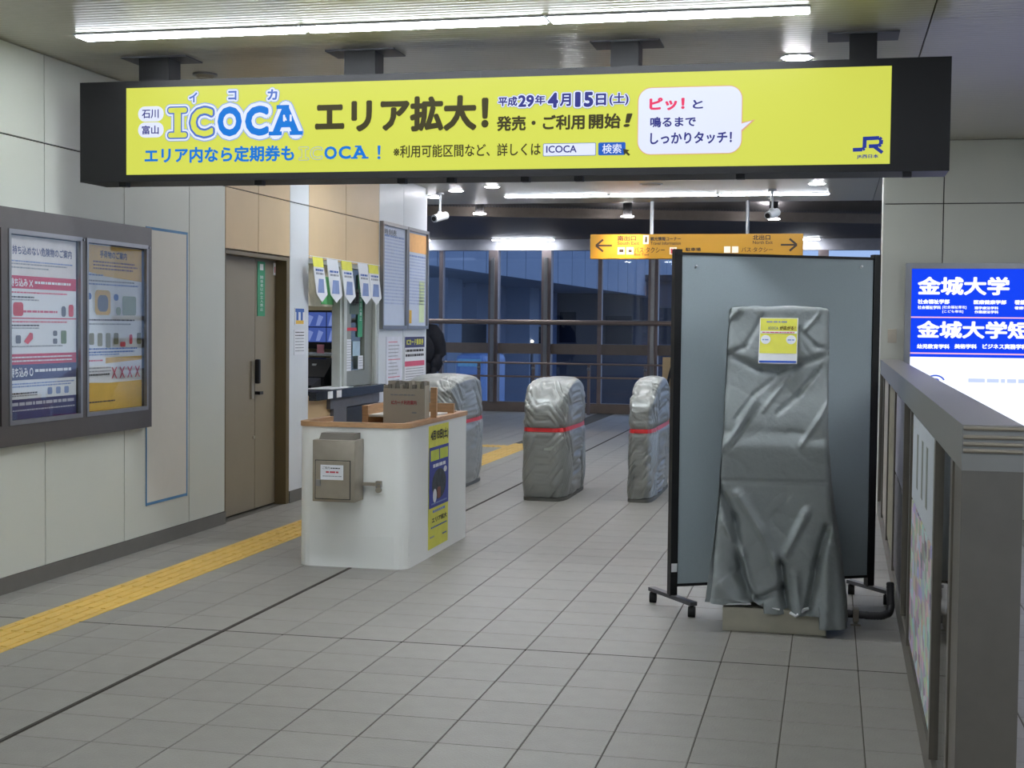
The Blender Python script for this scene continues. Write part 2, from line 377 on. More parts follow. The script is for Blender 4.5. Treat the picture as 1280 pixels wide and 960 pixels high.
# ---- glazed end wall
YW = 24.2
wb = thing('window_1', None, None, (-3.5, YW, 0), kind='structure')
obj('window_sill', bx(-10, 4.5, YW-.08, YW+.1, 0, .17), sash_m, wb)
obj('transom', bx(-10, 4.5, YW-.05, YW+.08, 1.02, 1.2), sash_m, wb)
obj('window_head', bx(-10, 4.5, YW-.1, YW+.1, 2.83, 3.1), mat('pale_head', (168, 166, 172), .5), wb)
xs = [-9.6, -8.66, -7.72, -6.78, -5.812, -4.86, -3.924, -2.989, -2.05, -1.1, -.15, .8, 1.75, 2.7, 3.65]
for i, x in enumerate(xs):
    thick = x in (-8.66, -5.812, -4.86, -2.989, -.15, 1.75); w = .085 if thick else .035
    bm = bx(x-w, x+w, YW-(.12 if thick else .06), YW+.08, .17, 2.83)
    obj('mullion', bm, mull_m, wb)
    if thick: obj('mullion_fin', bx(x-.035, x+.03, YW-.17, YW-.12, .17, 2.7), alu_m, wb)
for a, b in zip([-10]+xs, xs+[4.5]):
    obj('pane', bx(a+.03, b-.03, YW, YW+.01, 1.2, 2.83), glassw, wb); obj('pane', bx(a+.03, b-.03, YW, YW+.01, .17, 1.02), glassw, wb)
hr = thing('handrail', 'horizontal metal handrails in front of the glazed end wall', 'railing', (-3.5, YW-.5, 0))
obj('top_rail', tube(NB(), (-10, YW-.2, 1.575), (4.4, YW-.2, 1.575), .045), rail_m, hr, sm=True)
for z in (.865, .635): obj('rail', tube(NB(), (-10, YW-.5, z), (4.4, YW-.5, z), .017), rail_m, hr, sm=True)
for k in range(-4, 5):
    x = -4.03+k*.97
    obj('rail_post', box(bx(x-.025, x+.025, YW-.48, YW-.44, 0, .88), x-.012, x+.012, YW-.5, YW-.47, .6, .66), mull_m, hr)
    ball_ = obj('bracket', ball(NB(), (x, YW-.5, .78), .03), alu_m, hr, sm=True)

# ================================================================== LAMPS
tube_m = lamp_mat('tube_glow', (.87, .93, 1.0), LIGHT)
lens_m = lamp_mat('downlight_glow', (.95, .95, 1.0), LIGHT*3)
dim_m = mat('unlit_lens', (150, 148, 140), .3)
def strip(x0, y, L, label, group):
    t = thing('ceiling_strip_light', label, 'light', (x0+L/2, y, 3.02), group)
    obj('housing', bx(x0, x0+L, y-.075, y+.075, 3.012, 3.0195), white_m, t)
    obj('diffuser', bx(x0+.012, x0+L-.012, y-.06, y+.06, 3.005, 3.0118), tube_m, t)
    return t
for k, w in enumerate(('leftmost', 'middle', 'rightmost')):
    strip(-3.94+1.275*k, 6.87, 1.265, f'{w} of the three near white strip lights in front of the overhead sign', 'near strip lights')
for k, w in enumerate(('leftmost', 'middle', 'rightmost')):
    strip(-3.76+1.243*k, 16.12, 1.23, f'{w} of the three far strip lights seen under the overhead sign', 'far strip lights')
for k, w in enumerate(('leftmost', 'middle', 'rightmost')): strip(-3.93+1.26*k, 11.5, 1.25, f'{w} strip light hidden behind the overhead sign', 'strip lights behind the overhead sign')
for k, w in enumerate(('leftmost', 'middle', 'rightmost')): strip(-3.94+1.275*k, -2.3, 1.265, f'{w} strip light on the ceiling behind the viewer', 'strip lights behind the viewer')
for yy_, wy in ((-2.3, 'behind the viewer'), (2.3, 'level with the viewer'), (6.87, 'in line with the near strip lights')): [strip(1.62+1.275*k, yy_, 1.265, f'{("nearer", "farther")[k]} added strip light on the right hand ceiling {wy}', 'added strip lights to the right of the view') for k in range(2)]  # right hand strips are added out of view to brighten the right wall
for k, w in enumerate(('leftmost', 'middle', 'rightmost')): strip(-3.94+1.275*k, 2.3, 1.265, f'{w} strip light on the ceiling above the viewer', 'strip lights above the viewer')
def far_strip(px0, px1, label):
    a = on(px0, 301, 2, 3.0); b = on(px1, 301, 2, 3.0)
    t = thing('soffit_strip_light', label, 'light', ((a.x+b.x)/2, 23.9, 3.0), 'strip lights along the top of the glazed wall')
    obj('housing', bx(a.x, b.x, 23.82, 23.96, 3.0, 3.02), alu_m, t); obj('diffuser', bx(a.x+.01, b.x-.01, 23.83, 23.95, 2.985, 3.0), tube_m, t)
far_strip(490, 541, 'short strip light above the glazing just right of the notice pillar')
far_strip(620, 697, 'strip light above the glazing left of the yellow hanging sign')
far_strip(985, 1026, 'strip light above the glazing right of the yellow hanging sign')
def down(x, y, z, label, lit=True, r=.075, cat='light'):
    t = thing('downlight', label, 'light', (x, y, z), 'round ceiling downlights')
    obj('trim_ring', tube(NB(), (x, y, z-.006), (x, y, z), r*1.25, 24), white_m, t, sm=True)
    obj('lens', tube(NB(), (x, y, z-.010), (x, y, z-.0062), r, 24), lens_m if lit else dim_m, t)
down(-.217, 8.07, 3.02, 'bright round downlight above the right end of the overhead sign')
for px, py, lb in ((542, 246, 'leftmost round downlight beside the notice pillar'), (570, 238, 'round downlight left of the far strip lights, middle of the slanted row'), (615, 233, 'round downlight nearest the left end of the far strip lights'), (1021, 229, 'round downlight above the right end of the far strip lights')):
    p = on(px, py, 2, 3.02); down(p.x, p.y, 3.02, lb)
for k, x in enumerate((-3.2, -1.7, -.2, 1.3)):
    for y in (9.2, 13.2): down(x, y, 3.02, f'{("nearer", "farther")[y > 10]} added round downlight behind the overhead sign, {("leftmost", "left of middle", "right of middle", "rightmost")[k]} column')  # unseen downlights added to lift the light towards the right wall
for x in (1.3, 2.8):
    for y in (4.6, .5): down(x, y, 3.02, f'added round downlight on the {("near", "far")[x > 2]} right ceiling {("beside the viewer", "in front of the viewer")[y > 2]}')  # added out of view as extra light for the right side
p = on(814, 230, 2, 3.02); down(p.x, p.y, 3.02, 'unlit round downlight above the yellow hanging sign', lit=False, r=.1)
for px, py, lb in ((594, 265, 'lit pendant downlight against the duct, left one of three'), (786, 271, 'lit pendant downlight above the left half of the yellow sign'), (967, 273.5, 'lit pendant downlight beside the white ceiling camera')):
    p = on(px, py, 2, 3.0); p.y = E1(p.x)-.78
    t = thing('pendant_downlight', lb, 'light', (p.x, p.y, 3.0), 'downlights hung in the ceiling slot')
    obj('can', tube(NB(), (p.x, p.y, 3.0), (p.x, p.y, 3.9), .06, 16), slot_m, t, sm=True); obj('lens', tube(NB(), (p.x, p.y, 2.99), (p.x, p.y, 2.9995), .085, 24), lens_m, t)
# ceiling air vent disc near the left hanger
t = thing('ceiling_diffuser', 'small round metal ceiling vent above the left end of the overhead sign', 'vent', (-3.758, 8.02, 3.02))
obj('ring', tube(NB(), (-3.758, 8.02, 3.008), (-3.758, 8.02, 3.0195), .075, 24), alu_m, t, sm=True); obj('cone', tube(NB(), (-3.758, 8.02, 2.992), (-3.758, 8.02, 3.0078), .045, 20, .06), steel2_m, t, sm=True)
# warm spotlight that picks out the yellow sign
sl = D.lights.new('sign_spot', 'SPOT'); sl.energy = 260; sl.color = (1, .72, .4); sl.spot_size = radians(36); sl.spot_blend = .8; sl.shadow_soft_size = .03
so_ = D.objects.new('sign_spot', sl); C.objects.link(so_); so_.location = (-2.15, 16.0, 2.98); so_.rotation_euler = (Vector((-2.45, 16.85, 2.48))-so_.location).to_track_quat('-Z', 'Y').to_euler()
# office light
ol = thing('office_ceiling_light', 'ceiling light inside the ticket office', 'light', (-5.6, 12.4, 2.59)); obj('diffuser', bx(-6.2, -5.0, 12.2, 12.5, 2.575, 2.595), lamp_mat('office_glow', (.95, .97, 1), 5.5), ol)

# ================================================================== OVERHEAD SIGN
SY = 7.33
os_ = thing('overhead_sign', 'long black overhead sign box with lit yellow panel hung from the ceiling', 'sign', (-1.82, SY+.15, 2.3))
obj('casing', bx(-4.204, .557, SY+.012, SY+.30, 2.296, 2.86, bev=.004), black_m, os_)
fr_ = NB()
for q in ((-4.204, .557, 2.822, 2.86), (-4.204, .557, 2.296, 2.334), (-4.204, -3.916, 2.334, 2.822), (.27, .557, 2.334, 2.822)): box(fr_, q[0], q[1], SY, SY+.013, q[2], q[3])
obj('bezel', fr_, black_m, os_)
obj('bezel_seam', bx(-1.852, -1.848, SY-.001, SY, 2.822, 2.86), dark_m, os_)
def sign_em(name, rgb, s=1.0):
    if name in MATS: return MATS[name]
    M = D.materials.new(name); M.use_nodes = True; P = M.node_tree.nodes['Principled BSDF']; MATS[name] = M; c = lin(rgb)
    P.inputs['Base Color'].default_value = tuple(v*.06 for v in c)+(1,); P.inputs['Roughness'].default_value = .4; P.inputs['Specular IOR Level'].default_value = .15
    P.inputs['Emission Color'].default_value = tuple(c)+(1,); P.inputs['Emission Strength'].default_value = s
    return M
YE = sign_em('lit_yellow', (212, 218, 88), .96)
obj('lit_panel', bx(-3.916, .27, SY+.002, SY+.011, 2.334, 2.822), YE, os_)
for px, pz in ((151, 0), (321, 0), (500, 0), (562, 0), (655, 0), (722, 0), (925, 0), (1134, 0)):
    x = on(px, 226, 1, SY).x; obj('clip', bx(x-.022, x+.022, SY+.02, SY+.07, 2.27, 2.296), black_m, os_)
for x0, x1 in ((-3.90, -3.715), (-2.66, -2.48), (-1.17, -1.02), (.062, .20)):
    obj('hanger', bx(x0, x1, 7.45, 7.60, 2.86, 3.02), black_m, os_, label='black ceiling hanger bracket')
    obj('hanger_plate', bx(x0-.11, x1+.11, 7.44, 7.66, 3.012, 3.02), grey_m, os_)
F = FY(SY)
S = lambda *b: pb(1, SY, *b)
lw = sign_em('lit_white', (226, 232, 252), .95); lb = sign_em('lit_blue', (28, 130, 232), .75); ldb = sign_em('lit_slate_blue', (84, 120, 210), .8)
lk = sign_em('sign_black_ink', (66, 62, 36), .9); lind = sign_em('lit_indigo', (58, 62, 150), .7); lpk = sign_em('lit_pink', (236, 60, 104), .9); lpb = sign_em('lit_pale_outline', (150, 176, 226), .9)
T = lambda s, b, m_, off=.02, **k: text(s, F, *S(*b), m_, os_, off=off, base=k.pop('base', off), **k)
# region tags
for (s, b) in (('石川', (178, 137, 199, 148)), ('富山', (178, 157, 199, 168))):
    q = S(b[0]-5, b[1]-4, b[2]+6, b[3]+4); polys(F, [rrect(*q, (q[3]-q[2])*.48)], lw, os_, .0035, 'printed_tag'); T(s, b, lind, .02, lift=.006)
# ICOCA wordmark
def icoca(x0, y0, x1, y1, big=True, lift0=.0):
    w = (x1-x0); H = y1-y0; k = big
    parts = [('I', 0, .14), ('C', .165, .345), ('O', .375, .56), ('C', .585, .765), ('A', .79, 1.0)]
    for i, (ch, a, b) in enumerate(parts):
        bb = (x0+w*a, y0-(y1-y0)*.0-(w*a)*.028, x0+w*b, y1-(w*a)*.022)
        q = S(*bb); th = (q[1]-q[0])*.24
        solid = i >= 2; o_ = .045
        if ch == 'I':
            hz = (q[3]-q[2])*.16; cx = (q[0]+q[1])/2; sw = (q[1]-q[0])*.17
            def shape(g): return [rrect(q[0]-g, q[1]+g, q[3]-hz-g, q[3]+g, min(hz*.45+g, .9*(hz/2+g))), rrect(q[0]-g, q[1]+g, q[2]-g, q[2]+hz+g, min(hz*.45+g, .9*(hz/2+g))), [(cx-sw-g, q[2]+.004), (cx+sw+g, q[2]+.004), (cx+sw+g, q[3]-.004), (cx-sw-g, q[3]-.004)]]
            if k: polys(F, shape(.0215), lpb, os_, .0036); polys(F, shape(.0175), lw, os_, .0046); polys(F, shape(.0085), ldb, os_, .0048); polys(F, shape(.001), YE, os_, .0054)
            else: polys(F, shape(.0025), lpb, os_, .0036); polys(F, shape(0), YE, os_, .0048)
            continue
        if k:
            text(ch, F, *q, lpb, os_, off=o_+.125, base=o_, lift=.0036); text(ch, F, *q, lw, os_, off=o_+.095, base=o_, lift=.0047)
            if solid: text(ch, F, *q, lb, os_, off=o_, base=o_, lift=.0064)
            else: text(ch, F, *q, ldb, os_, off=o_+.04, base=o_, lift=.0056); text(ch, F, *q, YE, os_, off=o_-.015, base=o_, lift=.0070)
        else:
            if solid: text(ch, F, *q, lb, os_, off=.035, base=.035, lift=.006)
            else: text(ch, F, *q, lpb, os_, off=.045, base=.03, lift=.0048); text(ch, F, *q, YE, os_, off=.012, base=.03, lift=.0054)
        if ch == 'A':
            h = (q[3]-q[2])*.13; ww = (q[1]-q[0])
            quads(F, [(q[0]-ww*.12, q[0]+ww*.36, q[2], q[2]+h), (q[1]-ww*.36, q[1]+ww*.12, q[2], q[2]+h), (q[0]+ww*.16, q[0]+ww*.62, q[3]-h, q[3])], lb, os_, .006)
            if k: polys(F, [rrect(q[0]+ww*t_-.006, q[0]+ww*t_+.006, q[2]+(q[3]-q[2])*.45, q[2]+(q[3]-q[2])*.68, .0055) for t_ in (.44, .68)], lw, os_, .007)
icoca(211, 135, 375, 172)
icoca(374, 184, 459, 200, big=False)
for s, b in (('イ', (237, 116, 247, 128)), ('コ', (286, 114, 296, 125)), ('カ', (335, 112, 347, 125))):
    q = S(*b); text(s, F, *q, lpb, os_, off=.22, base=.02, lift=.0036); text(s, F, *q, lw, os_, off=.17, base=.02, lift=.0046); text(s, F, *q, ldb, os_, off=.04, base=.02, lift=.0055)
T('エリア拡大！', (394, 121, 611, 165), lk, .045)
T('エリア内なら定期券も', (181, 183, 368, 203), lb, .035)
T('！', (472, 182, 476, 199), lb, .02)
T('※利用可能区間など、詳しくは', (492, 180, 676, 196), lk, .018)
DT = [('平成', (623, 121, 647, 133), .035), ('29', (648, 119, 668, 134), .04), ('年', (669, 119, 682, 131), .035), ('4', (685, 116, 698, 135), .05), ('月', (700, 117, 714, 133), .04), ('1', (719, 115, 726, 134), .05), ('5', (730, 115, 742, 134), .05), ('日', (745, 117, 758, 132), .04), ('(土)', (762, 116, 786, 132), .03)]
for s, b, of in DT:
    q = S(*b); sc_ = .012/((q[3]-q[2])); text(s, F, *q, ldb, os_, off=of+.24*sc_*2.2, base=of, lift=.0036); text(s, F, *q, lw, os_, off=of+.19*sc_*2.2, base=of, lift=.0048); text(s, F, *q, lind, os_, off=of, base=of, lift=.0066)
T('発売・ご利用', (621, 144, 731, 163), lk, .035); T('開始', (736, 142, 776, 161), lk, .035); T('！', (779, 142, 787, 159), lk, .03, shear=.25)
q = S(679, 179, 745, 195); polys(F, [rrect(*q, .006)], ldb, os_, .0035, 'search_box'); polys(F, [rrect(q[0]+.003, q[1]-.003, q[2]+.003, q[3]-.003, .004)], lw, os_, .004, 'search_box'); T('ICOCA', (683, 182, 721, 191), lind, .02, lift=.005)
q = S(748, 178, 782, 194); polys(F, [rrect(*q, .008)], sign_em('lit_button_blue', (40, 100, 205), .8), os_, .0035, 'search_button'); T('検索', (753, 180, 777, 192), lw, .012, lift=.005)
cxy = lambda x, y: (lambda p: (p.x, p.z))(on(x, y, 1, SY))
polys(F, [[cxy(779, 186), cxy(787, 188), cxy(784.5, 190), cxy(788, 193.5), cxy(786, 195), cxy(782.5, 192), cxy(780.5, 194)]], lk, os_, .007, 'cursor_arrow')
# speech bubble
q = S(798, 109, 927, 192)
polys(F, [rrect(q[0]-.004, q[1]+.004, q[2]-.004, q[3]+.004, .07, 8), [cxy(922, 154), cxy(944, 149.5), cxy(923, 169)]], sign_em('lit_bubble_edge', (236, 180, 150), .8), os_, .0032, 'speech_bubble')
polys(F, [rrect(*q, .066, 8)], lw, os_, .004, 'speech_bubble'); polys(F, [[cxy(922, 156), cxy(940, 151), cxy(923, 166)]], lw, os_, .0042, 'speech_bubble')
T('ピッ！', (812, 122, 856, 138), lpk, .045, lift=.006); T('と', (866, 125, 879, 136), lind, .03, lift=.006); T('鳴るまで', (813, 146, 870, 159), lind, .03, lift=.006); T('しっかりタッチ！', (813, 165, 915, 180), lind, .03, lift=.006)
# JR mark drawn as strokes
def stroke(pts, w):
    out = []
    for (a, b) in zip(pts, pts[1:]):
        A = Vector(cxy(*a)); B = Vector(cxy(*b)); d = (B-A).normalized(); nrm = Vector((-d.y, d.x))*w/2; A = A-d*w*.5*0; out.append([tuple(A+nrm), tuple(A-nrm), tuple(B-nrm), tuple(B+nrm)])
    return out
polys(F, stroke([(1066, 187.5), (1078, 187), (1080.5, 185.2), (1081, 171.5)], .019)+stroke([(1079, 173.5), (1099, 172.5), (1101.5, 175), (1101, 180.5), (1098, 182.5), (1086, 183)], .019)+stroke([(1091, 182), (1103, 191)], .017), sign_em('jr_blue', (50, 70, 170), .7), os_, .005, 'railway_mark')
T('JR西日本', (1071, 193, 1098, 198.5), sign_em('jr_blue', (50, 70, 170)), .03)

# ================================================================== LEFT WALL: notice board, tape patch, door
nb = thing('notice_board', 'brown-grey framed double notice board on the left wall', 'board', (-4.40, 7.2, .81))
bm = NB()
y0, y1, z0, z1 = 5.9, 8.474, .815, 2.115
for q in ((y0, y1, 2.0, z1), (y0, y1, z0, .93), (8.42, y1, .93, 2.0), (7.595, 7.645, .93, 2.0), (6.76, 6.83, .93, 2.0)): box(bm, -4.40, -4.345, q[0], q[1], q[2], q[3])
obj('frame', bm, frame_m, nb); obj('backing', bx(-4.40, -4.385, y0, y1, .93, 2.0), dark_m, nb)
for a, b in ((6.83, 7.595), (7.645, 8.42)):
    bm = NB()
    for q in ((a, b, 1.975, 2.0), (a, b, .93, .955), (a, a+.022, .955, 1.975), (b-.022, b, .955, 1.975)): box(bm, -4.36, -4.340, *q)
    s_ = obj('sash', bm, alu_m, nb); obj('glass', bx(-4.352, -4.349, a+.022, b-.022, .955, 1.975), glassp, s_)
    obj('lock', tube(NB(), (-4.342, b+.01, 1.985), (-4.334, b+.01, 1.985), .008, 10), alu_m, nb)
PX = -4.372
def poster(name, label, y0, y1, z0, z1, m_, cat='poster', x=PX, th=.004):
    return tag(obj(name, bx(x-th, x, y0, y1, z0, z1), m_), label, cat)
def lines(fr, a0, a1, z, h, m_, par, segs=None, lift=.002):
    """illegibly small print as broken thin bars"""
    rs = []; a = a0
    while a < a1-1e-4:
        w = random.uniform(.3, 1.4)*h*3; e = min(a+w, a1); rs.append((a, e, z, z+h)); a = e+h*.5
    return quads(fr, rs, m_, par, lift, 'small_print')
FP = FX(PX)
p1 = poster('poster', 'white poster with red and navy bands about carried items, left window of notice board', 6.852, 7.573, .955, 1.97, paper_m)
Z = lambda y: on(47, y, 0, PX).z
A0, A1 = 6.855, 7.57
zz = lambda t: 1.968-(1.968-.955)*t          # t from top 0 to bottom 1
quads(FP, [(A0, A1, zz(.285), zz(.215)), (A0, A1, zz(.45), zz(.444)), (A0, A1, zz(.70), zz(.642))], mat('crimson_print', (196, 52, 84), .6), p1)
quads(FP, [(A0, A1, zz(.785), zz(.70)), (A0, A1, zz(1), zz(.89))], navy_m, p1)
quads(FP, [(A0, A1, zz(.215), zz(0))], mat('poster_tint', (222, 214, 212), .6), p1, .001)
text('持ち込み ✕', FP, A0+.02, A0+.25, zz(.275), zz(.228), paper_m, p1, off=.03, base=.03, lift=.004); text('持ち込み ○', FP, A0+.02, A0+.25, zz(.77), zz(.715), paper_m, p1, off=.03, base=.03, lift=.004)
text('持ち込めない危険物のご案内', FP, A0+.05, A1-.05, zz(.1), zz(.052), navy_m, p1, off=.02, base=.02)
lines(FP, A0+.27, A1-.06, zz(.255), .014, paper_m, p1, lift=.004); lines(FP, A0+.27, A1-.06, zz(.745), .016, paper_m, p1, lift=.004)
for t_, m_, e in ((.14, bink_m, .04), (.155, gink_m, .1), (.175, gink_m, .3), (.31, pink_m, .1), (.335, ink_m, .45), (.35, gink_m, .4), (.47, pink_m, .1), (.49, ink_m, .4), (.505, gink_m, .4), (.605, gink_m, .15), (.81, bink_m, .02), (.825, bink_m, .06), (.862, ink_m, .42), (.875, gink_m, .42)): lines(FP, A0+.03, A1-e, zz(t_), .008, m_, p1)
lines(FP, A0+.15, A1-.2, zz(.415), .012, pink_m, p1)
for t_ in (.665, .685): lines(FP, A0+.03, A1-.05, zz(t_), .008, paper_m, p1, lift=.004)
for t_ in (.925, .955): lines(FP, A0+.03, A1-.02, zz(t_), .018 if t_ < .93 else .008, mat('pale_grey_print', (190, 190, 200), .6), p1, lift=.004)
polys(FP, [rrect(A0+.055, A0+.155, zz(.435), zz(.36), .02), rrect(A1-.085, A1-.03, zz(.435), zz(.365), .015), [(A0+.16, zz(.575)), (A0+.20, zz(.59)), (A0+.25, zz(.56)), (A0+.25, zz(.53)), (A0+.22, zz(.525))]], red_m, p1, .003)
polys(FP, [rrect(A1-.165, A1-.115, zz(.435), zz(.375), .018), rrect(A0+.08, A0+.13, zz(.585), zz(.54), .01), rrect(A0+.46, A0+.505, zz(.545), zz(.515), .01), rrect(A0+.46, A0+.505, zz(.59), zz(.56), .008)], mat('slate_print', (100, 104, 116), .6), p1, .003)
polys(FP, [rrect(A1-.17, A1-.11, zz(.59), zz(.515), .008)], mat('sage_print', (110, 130, 92), .6), p1, .003)
polys(FP, [rrect(A0+.4+.09*i, A0+.45+.09*i, zz(.875), zz(.835), .01) for i in range(3)], bink_m, p1, .003)
p2 = poster('poster', 'yellow and white poster with small illustrated pictures, right window of notice board', 7.665, 8.388, .957, 1.97, paper_m)
B0, B1 = 7.668, 8.385
polys(FP, [[(B0, zz(.16)), (B0+.25, zz(.185)), (B1, zz(.205)), (B1, zz(0)), (B0, zz(0))], [(B0+.25, zz(.715)), (B1, zz(.7)), (B1, zz(.675)), (B0+.25, zz(.68))], [(B0, zz(.999)), (B1, zz(.999)), (B1, zz(.83)), (B0+.3, zz(.835)), (B0, zz(.825))]], gold_m, p2)
text('手荷物のご案内', FP, B0+.18, B1-.2, zz(.075), zz(.03), ink_m, p2, off=.025, base=.025)
for t_, e in ((.105, .1), (.125, .06), (.145, .12)): lines(FP, B0+.1, B1-e, zz(t_), .01, mat('umber_print', (110, 80, 50), .6), p2, lift=.003)
for t_, m_, e in ((.185, bink_m, .5), (.22, gink_m, .1), (.24, bink_m, .05), (.455, ink_m, .1), (.48, gink_m, .15), (.63, blue_m, .06), (.65, blue_m, .1), (.665, bink_m, .3), (.7, pink_m, .5), (.745, gink_m, .4), (.765, gink_m, .4), (.785, ink_m, .42), (.88, gold_m, .1), (.95, ink_m, .35)): lines(FP, B0+.05, B1-e, zz(t_), .009, m_, p2, lift=.003)
polys(FP, [rrect(B0+.12, B0+.31, zz(.42), zz(.27), .03)], gold_m, p2, .003); polys(FP, [rrect(B0+.15, B0+.28, zz(.4), zz(.3), .04)], mat('slate_print', (100, 104, 116)), p2, .004)
polys(FP, [rrect(B0+.46, B0+.64, zz(.42), zz(.3), .02), rrect(B0+.38, B0+.44, zz(.42), zz(.37), .02)], mat('pale_sage_print', (150, 162, 140), .6), p2, .003)
polys(FP, [rrect(B0+.02, B0+.08, zz(.33), zz(.29), .02), rrect(B0+.35, B0+.41, zz(.33), zz(.29), .02)], blue_m, p2, .003)
polys(FP, [rrect(B0+.05+.1*i, B0+.11+.1*i, zz(.6+.01*(i % 3)), zz(.53), .012) for i in range(7) if i not in (4, 5)], mat('olive_print', (130, 126, 90), .6), p2, .003)
polys(FP, [rrect(B0+.43, B0+.5, zz(.615), zz(.585), .012), rrect(B0+.55, B0+.59, zz(.6), zz(.54), .012)], red_m, p2, .003)
polys(FP, [[(B0+.32+.1*i, zz(.81)), (B0+.335+.1*i, zz(.81)), (B0+.39+.1*i, zz(.74)), (B0+.375+.1*i, zz(.74))] for i in range(4)]+[[(B0+.375+.1*i, zz(.81)), (B0+.39+.1*i, zz(.81)), (B0+.335+.1*i, zz(.74)), (B0+.32+.1*i, zz(.74))] for i in range(4)], pink_m, p2, .004)
# cream sheet outlined with blue tape
ts = thing('taped_sheet', 'tall cream blank sheet outlined with blue masking tape on left wall', 'sheet', (-4.4, 8.8, .29))
obj('sheet', bx(-4.40, -4.396, 8.505, 9.095, .295, 2.12), mat('cream_sheet', (208, 204, 194), .6, var=.01), ts)
for nm, q in (('tape', (8.495, 8.505, .285, 2.13)), ('tape', (9.09, 9.105, .285, 2.13)), ('tape', (8.505, 9.09, 2.112, 2.13)), ('tape', (8.505, 9.09, .287, .305))):
    obj(nm, bx(-4.3995, -4.3945, *q), tape_m, ts)
# door
dr = thing('door_1', None, None, (-4.5, 10.3, 0), kind='structure')
obj('door_frame', box(box(bx(-4.56, -4.40, 9.745, 11.02, 2.02, 2.06), -4.56, -4.402, 10.955, 11.02, 0, 2.02), -4.56, -4.402, 9.745, 9.76, 0, 2.02), jamb_m, dr)
obj('leaf', bx(-4.54, -4.50, 9.765, 10.53, .012, 2.02, bev=.002), door_m, dr); obj('leaf', bx(-4.54, -4.50, 10.538, 10.955, .012, 2.02, bev=.002), door_m, dr)
h_ = obj('handle_plate', bx(-4.50, -4.485, 10.44, 10.485, .90, 1.2), steel2_m, dr); obj('handle', bx(-4.485, -4.445, 10.49, 10.53, 1.02, 1.215, bev=.01), black_m, dr); obj('latch', box(bx(-4.5, -4.46, 10.53, 10.56, .93, .955), -4.475, -4.455, 10.53, 10.60, .93, .955), black_m, dr)
obj('keyhole', tube(NB(), (-4.5, 10.5, .59), (-4.49, 10.5, .59), .015, 14), steel2_m, dr)
gs = poster('green_door_notice', 'green vertical notice strip with white lettering on the bronze door', 10.57, 10.72, 1.56, 2.0, green_m, 'notice', x=-4.494)
for i, ch in enumerate('関係者以外立入禁止'): text(ch, FX(-4.494), 10.615, 10.675, 1.86-.032*i, 1.885-.032*i, paper_m, gs)
quads(FX(-4.494), [(10.61, 10.68, 1.93, 1.98)], paper_m, gs)
o = poster('door_tag', 'small white rounded tag at top corner of the bronze door', 10.90, 10.945, 1.9, 2.0, paper_m, 'notice', x=-4.494); quads(FX(-4.494), [(10.915, 10.93, 1.92, 1.97)], red_m, o)
n_ = poster('small_notice', 'small blue and white picture notice on the white post', 11.12, 11.34, 1.49, 1.635, paper_m, 'notice', x=-4.394); quads(FX(-4.394), [(11.13, 11.33, 1.6, 1.63), (11.15, 11.2, 1.53, 1.6), (11.25, 11.3, 1.53, 1.6)], blue_m, n_); quads(FX(-4.394), [(11.14, 11.32, 1.5, 1.53)], gold_m, n_)
n_ = poster('small_notice', 'white printed notice with text lines lower on the white post', 11.11, 11.35, 1.24, 1.45, paper_m, 'notice', x=-4.394)
for i in range(7): lines(FX(-4.394), 11.13, 11.33, 1.425-.026*i, .008, ink_m if i < 2 else gink_m, n_)

# ---- ticket window
tw = thing('window_2', None, None, (-4.45, 12.4, .9), kind='structure')
bm = NB()
for q in ((11.45, 11.475, .916, 2.07), (12.31, 12.36, .916, 2.07), (12.42, 12.50, .916, 2.07), (13.33, 13.38, .916, 2.07), (11.45, 13.38, 2.03, 2.07)): box(bm, -4.5, -4.42, *q)
obj('window_frame', bm, mat('pale_window_frame', (192, 196, 190), .4), tw)
bm = NB()
for q in ((12.50, 12.70, .916, 2.03), (13.10, 13.33, .916, 2.03), (12.70, 13.10, .916, 1.06)): box(bm, -4.49, -4.45, *q)
obj('sliding_panel', bm, mat('grey_green_panel', (138, 141, 132), .4, var=.03), tw); obj('pane', bx(-4.475, -4.472, 12.70, 13.10, 1.06, 2.03), glassp, tw)
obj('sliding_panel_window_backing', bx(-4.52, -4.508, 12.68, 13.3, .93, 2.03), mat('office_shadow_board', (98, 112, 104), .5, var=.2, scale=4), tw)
gn = poster('green_window_notice', 'green vertical notice strip behind the grey sliding panel glass', 12.93, 13.06, 1.38, 1.98, green_m, 'notice', x=-4.46)
for i, ch in enumerate('関係者以外立入禁止'): text(ch, FX(-4.46), 12.97, 13.03, 1.9-.045*i, 1.935-.045*i, paper_m, gn)
for a0, a1, z0, z1, m_, lb_ in ((12.53, 12.69, 1.06, 1.36, paper_m, 'white list taped low on the grey sliding panel'), (12.74, 12.95, 1.2, 1.34, mat('pale_blue_sheet', (170, 196, 212), .6), 'pale blue sheet on the sliding panel glass'), (12.9, 13.04, 1.07, 1.2, paper_m, 'small white card at the bottom of the sliding panel glass'), (12.56, 12.85, 1.44, 1.47, red_m, 'red label strip on the grey sliding panel')):
    o = poster('window_notice', lb_, a0, a1, z0, z1, m_, 'notice', x=-4.445)
    if m_ is paper_m:
        for i in range(int((z1-z0)/.025)-1): lines(FX(-4.445), a0+.015, a1-.015, z1-.025*(i+1), .006, gink_m, o)
o = poster('window_notice', 'dark sheet with black lettering at the top of the sliding panel glass', 12.66, 12.92, 1.6, 1.84, mat('dim_green_sheet', (92, 112, 104), .6), 'notice', x=-4.446)
text('精算', FX(-4.446), 12.68, 12.9, 1.68, 1.82, ink_m, o, off=.03, base=.03)
